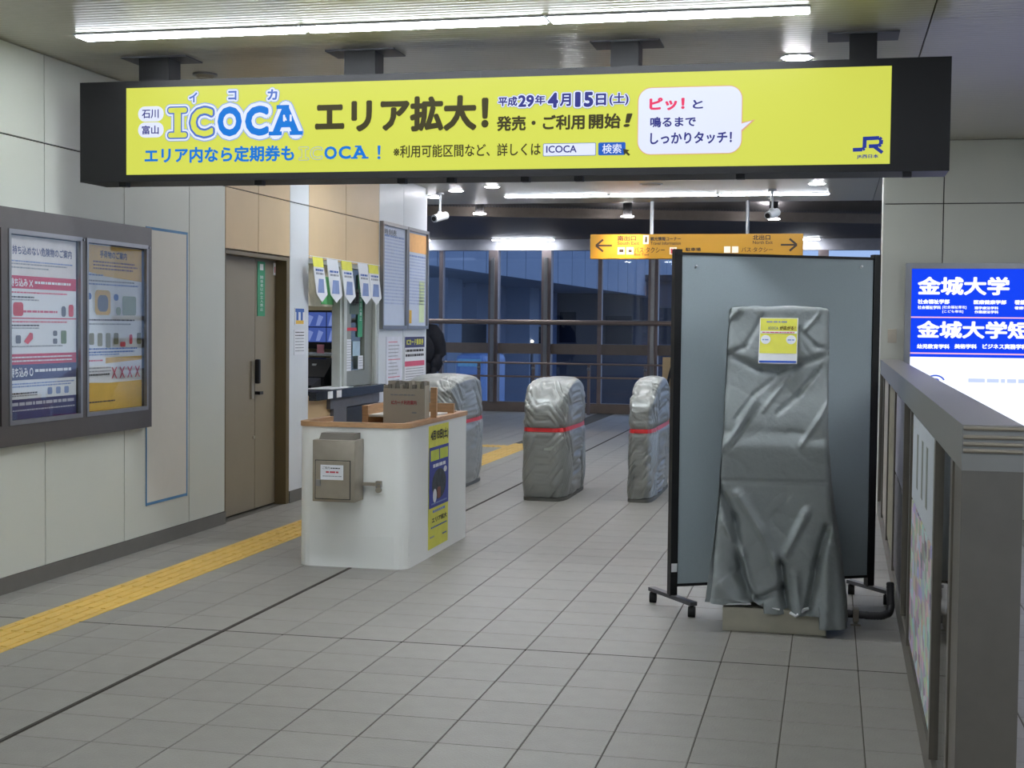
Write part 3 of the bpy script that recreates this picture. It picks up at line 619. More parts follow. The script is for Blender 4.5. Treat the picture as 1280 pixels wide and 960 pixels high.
# counter
tcn = thing('ticket_counter', 'black topped counter ledge below the ticket window', 'counter', (-4.35, 12.3, 0))
obj('counter_top', prism(NB(), [(-4.85, 11.465), (-4.33, 11.465), (-4.33, 13.40), (-4.39, 13.44), (-4.39, 13.37), (-4.42, 13.37), (-4.42, 12.99), (-5.5, 12.99), (-5.5, 12.45), (-4.85, 12.45)], .835, .912), counter_m, tcn)
obj('apron', bx(-4.395, -4.36, 11.9, 13.3, .74, .834), grey_m, tcn); obj('leg_panel', bx(-4.395, -4.365, 12.0, 12.35, 0, .74), grey_m, tcn)
obj('cupboard', bx(-4.395, -4.365, 12.36, 13.35, .05, .73), dark_m, tcn)
for y in (11.75, 11.98): obj('edge_label', bx(-4.33, -4.326, y, y+.12, .84, .905), paper_m, tcn)
pp = poster; o = tag(obj('paper_sheets', bx(-4.60, -4.35, 11.9, 12.5, .9155, .92), paper_m), 'white papers lying on the black counter ledge', 'paper')
# office interior
mn = thing('cctv_monitor', 'wall monitor split into four blue-grey camera pictures inside the office', 'monitor', (-5.05, 13.45, 1.3))
obj('bezel', bx(-5.36, -4.775, 13.44, 13.50, 1.25, 1.64), black_m, mn)
scr = sign_em('lit_screen_blue', (74, 96, 170), .8); scr2 = sign_em('lit_screen_pale', (128, 146, 206), .8)
for x0, x1 in ((-5.33, -4.975), (-4.965, -4.80)):
    for z0, z1 in ((1.32, 1.465), (1.475, 1.62)):
        s_ = obj('screen', bx(x0, x1, 13.435, 13.44, z0, z1), scr, mn)
        for k in range(3): xa = x0+(x1-x0)*(.1+.3*k); polys(FY(13.435), [[(xa, z0+.01), (xa+.04, z0+.01), (xa+.08, z0+.1), (xa+.03, z0+.12)]], scr2, s_)
obj('bracket', bx(-5.15, -4.95, 13.50, 13.55, 1.35, 1.55), black_m, mn)
dk = thing('office_desk', 'pale desk shelf carrying office equipment inside the ticket office', 'desk', (-5.3, 13.2, 0)); obj('desk_top', bx(-6.2, -4.65, 13.05, 13.43, 1.19, 1.215), white_m, dk); obj('desk_side', bx(-6.2, -6.15, 13.05, 13.43, 0, 1.19), white_m, dk); obj('desk_side', bx(-4.7, -4.65, 13.05, 13.43, 0.0, 1.19), white_m, dk)
o = tag(obj('pink_note', bx(-4.93, -4.86, 13.07, 13.08, 1.215, 1.3), mat('pink_card', (236, 160, 176), .6)), 'small pink card standing below the split monitor', 'card')
pr_ = thing('ticket_printer', 'black office machine with sloping front behind the counter', 'machine', (-5.1, 12.9, .915))
obj('body', xprism(NB(), [(12.6, .9155), (12.98, .9155), (12.98, 1.17), (12.85, 1.17), (12.6, 1.0)], -5.5, -4.68), dark_m, pr_); obj('indicator', bx(-5.4, -4.75, 12.84, 12.855, 1.16, 1.175), mat('indigo_strip', (60, 66, 120), .4), pr_); obj('button', bx(-4.86, -4.82, 12.75, 12.79, 1.09, 1.12), paper_m, pr_)
ph = thing('desk_phone', 'dark desk telephone with handset on the counter inside the window', 'phone', (-4.72, 12.2, .915))
obj('body', xprism(NB(), [(12.1, .916), (12.35, .916), (12.35, 1.0), (12.1, .94)], -4.8, -4.62), dark_m, ph); obj('handset', path(NB(), [(-4.76, 12.1, .98), (-4.76, 12.2, 1.05), (-4.76, 12.34, 1.05)], .02), dark_m, ph, sm=True)
kb = tag(obj('keyboard', bx(-5.1, -4.75, 11.75, 11.95, .916, .935, bev=.003), paper_m), 'pale keyboard lying on the counter inside the window', 'keyboard')
o = tag(obj('wall_paper', bx(-5.30, -4.82, 13.52, 13.545, 1.85, 2.2), mat('cream_notice', (224, 218, 180), .6)), 'cream notice on the office wall above the monitor', 'notice')
o = tag(obj('green_sheet', bx(-4.4905, -4.4865, 12.0, 12.33, 1.68, 1.93), lgreen_m), 'bright green sheet hanging behind the pennants in the ticket window', 'notice')
tag(obj('roller_blind', bx(-4.51, -4.492, 11.49, 12.32, 1.66, 2.02), mat('cream_board', (222, 214, 190), .6)), 'cream board filling the upper part of the ticket window', 'board')
# pennants
cord = tag(obj('pennant_cord', tube(NB(), (-4.3, 11.2, 2.075), (-4.3, 13.1, 2.075), .004), paper_m), 'thin cord carrying pennants above the ticket window', 'cord')
PN = [(390, 403, 379, 1, 412, 378, 'leftmost yellow-topped paper pennant above the ticket window'), (408, 422, 377, 0, 426, 0, 'white paper pennant, second from the left above the ticket window'), (426, 439, 377, 1, 0, 0, 'yellow-topped paper pennant in the middle of the row'), (447, 459, 377, 0, 0, 0, 'white paper pennant, fourth from the left above the ticket window'), (460, 472, 378, 1, 0, 0, 'rightmost yellow-topped paper pennant above the ticket window')]
for i, (xa, xb, yb, yel, _, _, lb_) in enumerate(PN):
    ya = on(xa, 330, 0, -4.3).y; yb_ = on(xb, 330, 0, -4.3).y; w = yb_-ya; dy = .12+.03*i
    t = thing('pennant', lb_, 'pennant', (-4.3, (ya+yb_)/2, 2.07), 'paper pennants on a cord')
    def pen(z0, z1, x_, tip=False):
        g = lambda z: (2.075-z)*(.55 if 1 else 0)     # blown slightly sideways
        bm = NB(); pts = [(ya+g(z1)*.6, z1), (yb_+g(z1)*.6, z1)]
        pts += [(yb_+g(z0)*.6+ (.03), z0), (ya+(w/2)+g(z0)*.6+.02, z0-.07), (ya+g(z0)*.6+.01, z0)] if tip else [(yb_+g(z0)*.6, z0), (ya+g(z0)*.6, z0)]
        lo = [bm.verts.new((x_, a, z)) for a, z in pts]; hi = [bm.verts.new((x_+.002, a, z)) for a, z in pts]; bm.faces.new(lo[::-1]); bm.faces.new(hi)
        for k in range(len(pts)): bm.faces.new((lo[k], lo[(k+1) % len(pts)], hi[(k+1) % len(pts)], hi[k]))
        return bm
    obj('sheet', pen(1.76, 2.078, -4.302, True), paper_m, t)
    fr2 = FX(-4.299)
    gg = lambda z: (2.075-z)*.33
    if yel: obj('yellow_header', pen(1.99, 2.0785, -4.2995), yel_m, t)
    for z_, m_ in ((1.955, blue_m), (1.925, gink_m)): lines(fr2, ya+gg(z_)+.04, yb_+gg(z_)-.03, z_, .018, m_, t)
    z_ = 1.84; polys(fr2, [[(ya+gg(z_)+.06, z_-.07), (yb_+gg(z_)-.03, z_-.07), (yb_+gg(z_)-.05, z_+.05), (ya+gg(z_)+.08, z_+.05)]], bink_m, t)
# timetables on the pillar
for k, (a, b, lb_) in enumerate(((13.40, 14.24, 'left tall framed timetable board on the white pillar'), (14.255, 15.03, 'right tall framed timetable board with orange header on the white pillar'))):
    t = thing('timetable_board', lb_, 'board', (-4.39, (a+b)/2, 1.46), 'timetable boards on the pillar')
    bm = NB()
    for q in ((a, b, 2.50, 2.535), (a, b, 1.46, 1.495), (a, a+.035, 1.495, 2.50), (b-.035, b, 1.495, 2.50)): box(bm, -4.40, -4.36, *q)
    obj('frame', bm, alu_m, t); sh = obj('sheet', bx(-4.40, -4.385, a+.035, b-.035, 1.495, 2.5), mat('pale_blue_paper', (196, 206, 224), .5, var=.02), t)
    fr2 = FX(-4.385); z = 2.36
    if k: quads(fr2, [(a+.05, b-.04, 2.28, 2.48)], mat('orange_print', (238, 182, 116), .6), sh, .002); z = 2.2; quads(fr2, [(a+.06, a+.2, 1.52, 1.66)], gold_m, sh); quads(fr2, [(b-.3, b-.1, 1.53, 1.98)], mat('pale_green_print', (206, 222, 178), .6), sh)
    else: text('時刻表', fr2, a+.1, a+.5, 2.41, 2.47, ink_m, sh)
    lines(fr2, a+.07, b-.07, z+.03, .02, bink_m, sh)
    while z > 1.7: lines(fr2, a+.07, b-.07, z, .014, mat('faint_blue_ink', (168, 182, 214), .7, var=.08), sh); z -= .034
n_ = poster('pillar_notice', 'plain white printed notice low on the white pillar, left one', 13.62, 14.15, .72, 1.38, mat('notice_white', (222, 224, 234), .6), 'notice', x=-4.393)
for i in range(16): lines(FX(-4.393), 13.68, 13.95+random.random()*.15, 1.32-.036*i, .009, pink_m if i % 5 == 0 else gink_m, n_)
n_ = poster('pillar_notice', 'notice with blue header and pink band low on the white pillar, right one', 14.24, 14.99, .66, 1.38, paper_m, 'notice', x=-4.393)
quads(FX(-4.393), [(14.25, 14.98, 1.26, 1.375)], navy_m, n_); text('ICカード乗車券', FX(-4.393), 14.3, 14.93, 1.285, 1.355, yel_m, n_, off=.03, base=.03, lift=.004)
quads(FX(-4.393), [(14.25, 14.98, 1.06, 1.115)], pink_m, n_)
for z_ in (1.215, 1.165): lines(FX(-4.393), 14.28, 14.95, z_, .025, ink_m, n_)
for i in range(13): lines(FX(-4.393), 14.28, 14.95, 1.03-.028*i, .008, pink_m if i in (5, 6) else gink_m, n_)

# ================================================================== BOOTH
bt = thing('attendant_booth', 'white waist-high booth counter with light wood rim and rounded front corners', 'booth', (-2.85, 8.9, 0))
def outline(o, front=8.2, L=-3.215, Rr=-2.508, rc=.08):
    pts = [(L-o, 8.72)]
    for i in range(5): t = radians(180+90*i/4); pts.append((L+rc+(rc+o)*cos(t), front+rc+(rc+o)*sin(t)))
    for i in range(5): t = radians(270+90*i/4); pts.append((Rr-rc+(rc+o)*cos(t), front+rc+(rc+o)*sin(t)))
    pts += [(Rr+o, 9.62+o), (-2.95, 9.62+o)]
    return pts
def shell(o_out, o_in, z0, z1):
    A = outline(o_out); B = outline(o_in); B[0] = (B[0][0], A[0][1]); B[-1] = (A[-1][0], 9.62+o_in); B[-2] = (B[-2][0], 9.62+o_in)
    bm = NB(); n = len(A)
    vs = [[bm.verts.new((x, y, z)) for x, y in P] for P, z in ((A, z0), (A, z1), (B, z1), (B, z0))]
    for i in range(n-1):
        for k in range(4): a, b = vs[k], vs[(k+1) % 4]; bm.faces.new((a[i], a[i+1], b[i+1], b[i]))
    bm.faces.new([v[0] for v in vs]); bm.faces.new([v[-1] for v in vs][::-1]); return bm
obj('counter_wall', shell(0, -.035, 0, .868), booth_m, bt, sm=True, ang=30); obj('wood_rim', shell(.008, -.043, .868, .898), wood_m, bt, sm=True, ang=30)
obj('wood_lining', shell(-.036, -.04, .5, .866), wood_m, bt, sm=True, ang=30)
obj('inner_shelf', bx(-3.0, -2.56, 8.3, 9.55, .70, .72), wood_m, bt)
obj('kick_plate', shell(.001, .0002, 0.0, .2), booth_m, bt)
sh = thing('shelf_tray', 'light wooden stepped tray standing inside the booth', 'shelf', (-2.8, 8.95, .72))
bm = NB(); box(bm, -3.02, -2.98, 8.85, 9.35, .721, .965); box(bm, -2.98, -2.52, 9.32, 9.35, .721, .965); box(bm, -2.54, -2.50, 8.815, 8.84, .8985, 1.095)
obj('frame', bm, wood_m, sh); obj('tray_board', bx(-2.98, -2.56, 8.88, 9.31, .89, .905), booth_m, sh)
bb = thing('leaflet_box', 'pale grey leaflet box with faint red lettering on top of the booth', 'box', (-2.68, 8.7, .73))
cb = mat('pale_card', (190, 184, 168), .7, var=.02)
bm = NB(); box(bm, -2.825, -2.545, 8.70, 8.706, .73, 1.09); box(bm, -2.825, -2.545, 8.80, 8.806, .73, 1.135); box(bm, -2.825, -2.82, 8.706, 8.80, .73, 1.11); box(bm, -2.55, -2.545, 8.706, 8.80, .73, 1.11); box(bm, -2.82, -2.55, 8.706, 8.80, .73, .74)
obj('card_box', bm, cb, bb)
text('ICカード利用案内', FY(8.70), -2.77, -2.60, .985, 1.015, mat('faded_red_print', (196, 80, 90), .7), bb, off=.02, base=.02); lines(FY(8.70), -2.775, -2.61, 1.045, .008, gink_m, bb); lines(FY(8.7), -2.63, -2.6, .93, .01, gink_m, bb)
for i in range(9):
    x = -2.80+.028*i; tag(obj('leaflet', bx(x, x+.02, 8.715+.004*(i % 3), 8.79, .745, 1.115+.012*((i*7) % 3)), cb if i % 2 else mat('grey_card', (150, 146, 136), .7)), 'folded leaflet standing in the booth leaflet box, ' + ('leftmost', 'second from the left', 'third from the left', 'fourth from the left', 'middle one', 'fourth from the right', 'third from the right', 'second from the right', 'rightmost')[i], 'leaflet', 'leaflets in the box on the booth')
# steel drop box
db = thing('drop_box', 'stainless steel drop box with locked door mounted on the booth front', 'box', (-2.93, 8.1, .4))
x0, x1, yf = -3.055, -2.785, 8.03
obj('body', bx(x0, x1, yf, 8.198, .425, .80, bev=.004), steel2_m, db, sm=True, ang=30)
obj('lid', xprism(NB(), [(yf+.03, .80), (8.19, .80), (8.19, .838), (8.10, .838)], x0+.03, x1-.02), steel3_m, db); obj('slot', bx(x0+.06, x1-.06, yf+.06, yf+.066, .81, .82), black_m, db)
d_ = obj('door', bx(x0+.022, x1-.03, yf-.006, yf-.0005, .445, .675, bev=.0015), steel2_m, db); bm = NB()
for q in ((x0+.018, x1-.026, .675, .679), (x0+.018, x1-.026, .441, .445), (x0+.018, x0+.022, .441, .679), (x1-.03, x1-.026, .441, .679)): box(bm, q[0], q[1], yf-.003, yf-.0004, q[2], q[3])
obj('door_gap', bm, black_m, db)
st = obj('sticker', bx(x0+.055, x0+.20, yf-.0085, yf-.0062, .56, .65), paper_m, db, label='white sticker with black and red lettering')
text('ご案内', FY(yf-.0085), x0+.07, x0+.115, .625, .64, ink_m, st); lines(FY(yf-.0085), x0+.12, x0+.18, .628, .006, ink_m, st); lines(FY(yf-.0085), x0+.09, x0+.17, .602, .01, mat('faded_red_print', (196, 80, 90)), st); lines(FY(yf-.0085), x0+.07, x0+.19, .58, .005, gink_m, st)
obj('lock_tab', box(bx(x0+.03, x0+.055, yf-.02, yf-.006, .535, .56), x0+.028, x0+.057, yf-.012, yf-.006, .52, .535), alu_m, db)
hp = thing('padlock', 'small steel padlock and hasp on the booth beside the drop box', 'padlock', (-2.70, 8.18, .5))
obj('hasp', box(bx(-2.784, -2.70, 8.165, 8.185, .515, .535), -2.70, -2.665, 8.17, 8.199, .505, .545, bev=.003), steel2_m, hp); obj('lock_body', tube(NB(), (-2.68, 8.16, .49), (-2.68, 8.185, .49), .017, 18), steel2_m, hp, sm=True)
obj('shackle', path(NB(), [(-2.694, 8.172, .49)]+[(-2.68-.014*cos(radians(180*i/6)), 8.172, .515+.014*sin(radians(180*i/6))) for i in range(7)]+[(-2.666, 8.172, .49)], .0035, 6), alu_m, hp, sm=True)
# poster on booth side
xs_ = -2.505; FB = FX(xs_)
bp = poster('poster', 'tall yellow and blue poster on the right side of the white booth', 8.67, 9.14, .05, .85, yel_m, x=xs_)
text('4月15日(土)', FB, 8.70, 9.12, .745, .82, ink_m, bp, off=.035, base=.035); quads(FB, [(8.672, 9.138, .315, .71)], mat('royal_print', (62, 72, 156), .6), bp)
quads(FB, [(8.70, 8.90, .62, .69), (8.92, 9.12, .62, .69)], mat('lime_print', (196, 208, 70), .6), bp, .003); lines(FB, 8.76, 9.06, .575, .022, paper_m, bp, lift=.003)
polys(FB, [[(8.905+.17*cos(t*.2618), .46+.10*sin(t*.2618)) for t in range(24)]], mat('photo_print', (52, 58, 62), .6, var=.5, scale=18), bp, .003)
polys(FB, [[(8.80+.045*cos(t*.2618), .39+.045*sin(t*.2618)) for t in range(24)], [(9.05+.04*cos(t*.2618), .545+.02*sin(t*.2618)) for t in range(24)]], paper_m, bp, .004)
polys(FB, [rrect(8.86, 8.94, .365, .44, .015)], mat('rust_print', (130, 78, 62), .6), bp, .004)
lines(FB, 8.72, 9.1, .335, .01, bink_m, bp, lift=.004); lines(FB, 8.76, 9.06, .28, .016, bink_m, bp); text('エリア拡大', FB, 8.74, 9.1, .215, .25, ink_m, bp, off=.03, base=.03); lines(FB, 8.72, 9.1, .18, .01, blue_m, bp); lines(FB, 8.70, 8.8, .12, .01, gink_m, bp); lines(FB, 9.0, 9.1, .11, .01, blue_m, bp)

# ================================================================== COVERED GATES
def ridged(p, f): return 1-abs(noise.noise(Vector(p)*f))*2
def gate(cx, yf, yb, w, H, zf, label, seed, lean=0, fold=1):
    t = thing('covered_ticket_gate', label, 'gate', (cx, (yf+yb)/2, 0), 'ticket gates shut under grey covers')
    a, b, cy = w/2, (yb-yf)/2, (yf+yb)/2; NT, NS = 240, 120
    def top(y):
        u = min(1, max(0, (y-yf)/(yb-yf)))
        if u < .5: return zf+(H-zf)*sin(u/.5*pi/2)**.8
        if u > .62: return H-(H-zf)*.95*((u-.62)/.38)**1.7
        return H
    def foot(th, k=.38):
        c, s = cos(th), sin(th); return (abs(c)**k*(1 if c > 0 else -1), abs(s)**k*(1 if s > 0 else -1))
    def pt(th, s):
        ex, ey = foot(th)
        if s < .72:
            u = s/.72; ht = top(cy+b*ey)-.075; z = .03+u*(ht-.03); w_ = 1
            if z < .14: w_ = 1-.05*(1-z/.14)
            bul = 1+.05*sin(min(z, .9)/.9*pi)
            return Vector((cx+a*ex*w_*bul+lean*z, cy+b*ey*w_*(1+.02*sin(z*3)), z))
        v = (s-.72)/.28; w_ = 1-v**1.5; z = top(cy+b*ey*w_)
        if w_ > .58: z -= .075*(1-math.sqrt(max(0, 1-((w_-.58)/.42)**2)))
        return Vector((cx+a*ex*w_+lean*z, cy+b*ey*w_, z+.004*cos(v*6)))
    rs = random.Random(seed); per = 2*(2*a+2*b); strokes = []
    for k in range(11):
        a0 = rs.uniform(-.1, per); z0 = rs.uniform(.25, .95); ln = rs.uniform(.25, .55); sl_ = rs.uniform(-2.4, -.9) if rs.random() < .75 else rs.uniform(1.2, 2.5)
        dx = ln/math.sqrt(1+sl_*sl_)*(1 if sl_ < 0 else .6); strokes.append((a0, z0, a0+dx, z0+sl_*dx, rs.choice((-1, -1, 1))*rs.uniform(.013, .026), rs.uniform(.010, .018)))
    def folds(p):
        x, y = p.x-cx, p.y-cy                          # unrolled distance round the footprint, from the front left corner
        if abs(y/b) > abs(x/a): u = (x+a) if y < 0 else 2*a+2*b+(a-x)
        else: u = 2*a+(y+b) if x > 0 else 4*a+2*b+(b-y)
        d = 0; z = p.z
        # long parallel gathers that swing from the strap down to the foot
        sw = (.9 if z > .62 else -.75)+.5*noise.noise(Vector((u*1.3, z*1.3, seed)))
        tt = u+sw*(z-.62); n = noise.noise(Vector((tt*15, z*1.1, seed*2.3))); n2 = noise.noise(Vector((tt*34, z*1.6, seed*5.1)))
        env = .45+.55*max(0, noise.noise(Vector((u*2.4, z*2.2, seed+9)))*2.2+.3); env *= min(1, abs(z-1.06)/.12)
        d -= env*(.020*max(0, 1-abs(n)*4.5)**1.5+.006*max(0, 1-abs(n2)*4)**1.5)
        for a0, z0, a1, z1, am, wd in strokes:
            ux, uz = a1-a0, z1-z0; L = ux*ux+uz*uz; t_ = max(0, min(1, ((u-a0)*ux+(p.z-z0)*uz)/L)); ddx = u-a0-ux*t_; ddz = p.z-z0-uz*t_; q = (ddx*ddx+ddz*ddz)/(wd*wd)
            if q < 8: d += am*math.exp(-q)*(.35+.65*sin(pi*min(1, max(0, t_*.9+.05))))
        return d
    def disp(p, s):
        q = p+Vector((seed*3.1, seed*1.7, seed*.9)); z = p.z
        d = 0
        c1 = Vector((q.x*2.6+q.z*2.0, q.y*1.2+q.z*1.0, q.z*.7)); n1 = noise.noise(c1*1.15); d -= .008*(1-min(1, abs(n1)*2.6))**2
        c2 = Vector((q.x*5+q.z*4.5, q.y*3, q.z*1.8)); n2 = noise.noise(c2*1.5); d -= .002*(1-min(1, abs(n2)*3.))**2
        d += .012*noise.noise(q*2.2)
        if z > .6: n3 = noise.noise(Vector((q.x*4, q.y*4+q.z*2, q.z*9))*1.1); d -= .008*(1-min(1, abs(n3)*2.4))**2*min(1, (z-.6)/.2)
        d -= .016*math.exp(-((z-.62)/.03)**2)
        if z < .2: d += .02*noise.noise(Vector((q.x*9, q.y*7, 1)))*(1-z/.2)
        return d*fold+folds(p)
    bm = NB(); R = []
    for j in range(NS):
        s = j/(NS-1)*.995; R.append([pt(2*pi*i/NT, s) for i in range(NT)])
    V = []
    for j in range(NS):
        row = []
        for i in range(NT):
            p = R[j][i]; tu = R[j][(i+1) % NT]-R[j][i-1]; tv = R[min(j+1, NS-1)][i]-R[max(j-1, 0)][i]; nn = tu.cross(tv)
            nn = nn.normalized() if nn.length > 1e-9 else Vector((0,0,1)); row.append(bm.verts.new(p+nn*disp(p, j/NS)))
        V.append(row)
    for A, B in zip(V, V[1:]):
        for i in range(NT): bm.faces.new((A[i], A[(i+1) % NT], B[(i+1) % NT], B[i]))
    bm.faces.new(V[-1]); rows = V
    # tape band following the cover
    tb_ = NB(); bands = []
    for zt in (.598, .632):
        ring = []
        for i in range(NT):
            best = min(range(NS-1), key=lambda j: abs(V[j][i].co.z-zt)); c = V[best][i].co; d = Vector((c.x-cx-lean*zt, c.y-cy, 0)); ring.append(Vector((c.x, c.y, zt))+d.normalized()*.010)
        bands.append(ring)
    sm_ = [[sum((r[(i+k) % NT] for k in range(-2, 3)), Vector())/5 for i in range(NT)] for r in bands]
    lo, hi = [[tb_.verts.new(p) for p in r] for r in sm_]
    for i in range(NT): tb_.faces.new((lo[i], lo[(i+1) % NT], hi[(i+1) % NT], hi[i]))
    obj('cover', bm, cover_m, t, sm=True, ang=70); obj('red_tape', tb_, redtape_m, t, sm=True, label='red tape tied round the cover')
    q_ = FY(yf-.045)
    obj('cover_label', bx(cx+.02, cx+.02+min(.1, a*.6), yf-.006, yf-.002, .44, .475), mat('clear_label', (176, 184, 176), .3), t) if a > .15 else None
    obj('base', prism(NB(), [(cx+(a-.0)*foot(2*pi*i/32)[0]*.98, cy+b*foot(2*pi*i/32)[1]*.98) for i in range(32)], 0, .028), mat('gate_base', (110, 110, 104), .5, metal=.5), t)
    return t
gate(-2.40, 11.78, 12.98, .40, 1.055, .86, 'middle covered ticket gate tied round with red tape', 1)
gate(-1.585, 11.92, 13.4, .24, 1.06, .86, 'narrow covered ticket gate beside the grey folding partition', 2, lean=.01)
gate(-3.53, 12.1, 13.36, .50, 1.055, .98, 'covered ticket gate half hidden behind the white booth', 5)

# ================================================================== COVERED MACHINE
mc = thing('covered_machine', 'tall machine shrouded in a dull grey cover in front of the partition', 'machine', (-.24, 7.24, 0))
obj('plinth', bx(-.50, .005, 7.0, 7.45, 0, .12, bev=.004), mat('cream_plinth', (176, 172, 156), .5), mc)
PR = [(.07, -.03, .035), (.3, -.015, .022), (.75, -.02, -.005), (.92, -.03, -.012), (1.0, .0, -.014), (1.35, .11, -.018), (1.58, .16, -.02)]   # z, front y offset, side flare
def prof(z, k):
    for p, q in zip(PR, PR[1:]):
        if z <= q[0]: u = max(0, (z-p[0])/(q[0]-p[0])); u = u*u*(3-2*u); return p[k]*(1-u)+q[k]*u
    return PR[-1][k]
cre = []
def crease(pts, amp, wd):
    for a, b in zip(pts, pts[1:]):
        A = on(*a, 1, 7.04); B = on(*b, 1, 7.04); cre.append(((A.x, A.z), (B.x, B.z), amp, wd))
c6 = lambda x, y: (880+x*.2186, 370+y*.2186); c7 = lambda x, y: (880+x*.2396, 570+y*.2396)
for pts, am, wd in (([c6(150, 345), c6(320, 425), c6(420, 435), c6(520, 400), c6(725, 330)], -.014, .018), ([c6(100, 880), c6(190, 770), c6(290, 590)], .012, .014), ([c6(150, 860), c6(240, 730), c6(310, 640)], -.010, .012), ([c6(350, 640), c6(480, 470)], .010, .012), ([c6(430, 660), c6(540, 560), c6(650, 430)], -.012, .013), ([c6(560, 840), c6(660, 700), c6(740, 560)], .012, .012), ([c6(190, 690), c6(290, 560), c6(430, 450)], -.008, .012), ([c6(130, 130), c6(200, 70)], .008, .012), ([c6(570, 200), c6(650, 110)], .008, .01), ([c6(140, 330), c6(230, 290), c6(320, 130)], -.008, .014), ([c6(550, 200), c6(640, 290), c6(730, 310)], -.009, .013),
    ([c7(80, 122), c7(640, 135)], -.008, .009), ([c7(90, 180), c7(160, 330), c7(190, 560), c7(260, 850)], -.03, .02), ([c7(190, 200), c7(300, 380), c7(370, 520), c7(400, 640)], .022, .02), ([c7(400, 560), c7(415, 700), c7(440, 850)], -.045, .018), ([c7(640, 380), c7(590, 560), c7(545, 800)], -.035, .018), ([c7(530, 300), c7(430, 500)], .018, .02), ([c7(170, 600), c7(280, 740), c7(390, 690)], -.022, .016), ([c7(110, 340), c7(200, 500), c7(290, 830)], .018, .016), ([c7(640, 450), c7(640, 850)], .02, .03), ([c7(480, 620), c7(500, 830)], .02, .018), ([c7(90, 640), c7(240, 830)], .016, .03)):
    crease(pts, am, wd)
def mdisp(x, z, front):
    d = 0
    if front:
        for (ax, az), (bx_, bz), am, wd in cre:
            ux, uz = bx_-ax, bz-az; L = ux*ux+uz*uz; t_ = ((x-ax)*ux+(z-az)*uz)/L; t_ = max(-.08, min(1.08, t_)); dx, dz = x-ax-ux*t_, z-az-uz*t_
            dd = (dx*dx+dz*dz)/(wd*wd)
            if dd < 9: d += 1.45*am*math.exp(-dd)*(1 if 0 <= t_ <= 1 else .6)
    return d
bm = NB(); NX, NY, NZ = 150, 46, 210
def mpoint(i_u, z):      # i_u 0..1 around: front (0-.5), right, back, left
    xl = -.52-prof(z, 2)*1.0-.008; xr = .012+prof(z, 2)*1.25+max(0, (1.0-z))*.03; yf_ = 7.0+prof(z, 1); yb_ = 7.46
    return xl, xr, yf_, yb_
def ring(z, inset=0):
    xl, xr, yf_, yb_ = mpoint(0, z); r = .03
    out = []; zq = z
    def P_(x, y, nx, ny, front): 
        q = Vector((x*2.2, y*2.2, z*1.6)); d = .008*noise.noise(q*1.5)+.003*noise.noise(q*4)
        n4 = noise.noise(Vector((x*6+z*4, y*6, z*5))); d -= .0035*(1-min(1, abs(n4)*4))**2
        n5 = noise.noise(Vector((x*11-z*9, y*9, z*8+4))); d -= .0016*(1-min(1, abs(n5)*4))**2
        if z < .75: amp = .028*(1-z/.75); d += amp*sin((x*1.0+y*1.3)*26+2*noise.noise(Vector((x*2, y*2, z))))*(1 if not front else .35)
        d += mdisp(x, z, front)
        out.append(Vector((x+nx*d-nx*inset, y+ny*d-ny*inset, z)))
    for i in range(NX): u = i/NX; x = xl+(xr-xl)*u; e = min(u, 1-u)*(xr-xl); rr = r-math.sqrt(max(0, r*r-(max(0, r-e))**2)) if e < r else 0; P_(x, yf_+rr, 0, -1, True)
    for i in range(NY): y = yf_+(yb_-yf_)*i/NY; P_(xr, y+r*(1-i/NY), 1, 0, False)
    for i in range(NX//2): P_(xr-(xr-xl)*i/(NX//2), yb_, 0, 1, False)
    for i in range(NY): y = yb_-(yb_-yf_)*i/NY; P_(xl, y, -1, 0, False)
    return out
rows = []
for j in range(NZ):
    z = .075+(1.585-.075)*j/(NZ-1); R_ = ring(z)
    if j < 12:                                       # ragged hem
        for k, p in enumerate(R_):
            h = .05*(.5+.5*noise.noise(Vector((p.x*5, p.y*5, 3))))+(.045 if p.x < -.3 else 0)-(.06 if p.x > -.03 else 0); p.z += max(-.055, h)*(1-j/12)
    rows.append(R_)
top_c = Vector((-.255, 7.31, 1.61))
for k, (s_, z_) in enumerate(((.985, 1.597), (.95, 1.606), (.8, 1.612), (.5, 1.615), (.2, 1.612))):
    rows.append([Vector((top_c.x+(p.x-top_c.x)*s_, top_c.y+(p.y-top_c.y)*s_, z_+.006*noise.noise(Vector((p.x*8*s_, p.y*8*s_, 2))))) for p in rows[NZ-1]])
V = [[bm.verts.new(p) for p in r] for r in rows]; N = len(V[0])
for A, B in zip(V, V[1:]):
    for i in range(N): bm.faces.new((A[i], A[(i+1) % N], B[(i+1) % N], B[i]))
bm.faces.new(V[-1])
obj('cover', bm, cover2_m, mc, sm=True, ang=75)
bm = NB(); tube(bm, (-.50, 6.975, .135), (-.36, 6.972, .145), .004); tube(bm, (-.31, 6.972, .14), (-.22, 6.97, .125), .004)
obj('hem_cord', bm, paper_m, mc); obj('knotted_cord', path(NB(), [(-.17, 6.96, .115), (-.14, 6.95, .10), (-.12, 6.955, .12), (-.10, 6.96, .135), (-.08, 6.96, .14)], .008), paper_m, mc, sm=True)
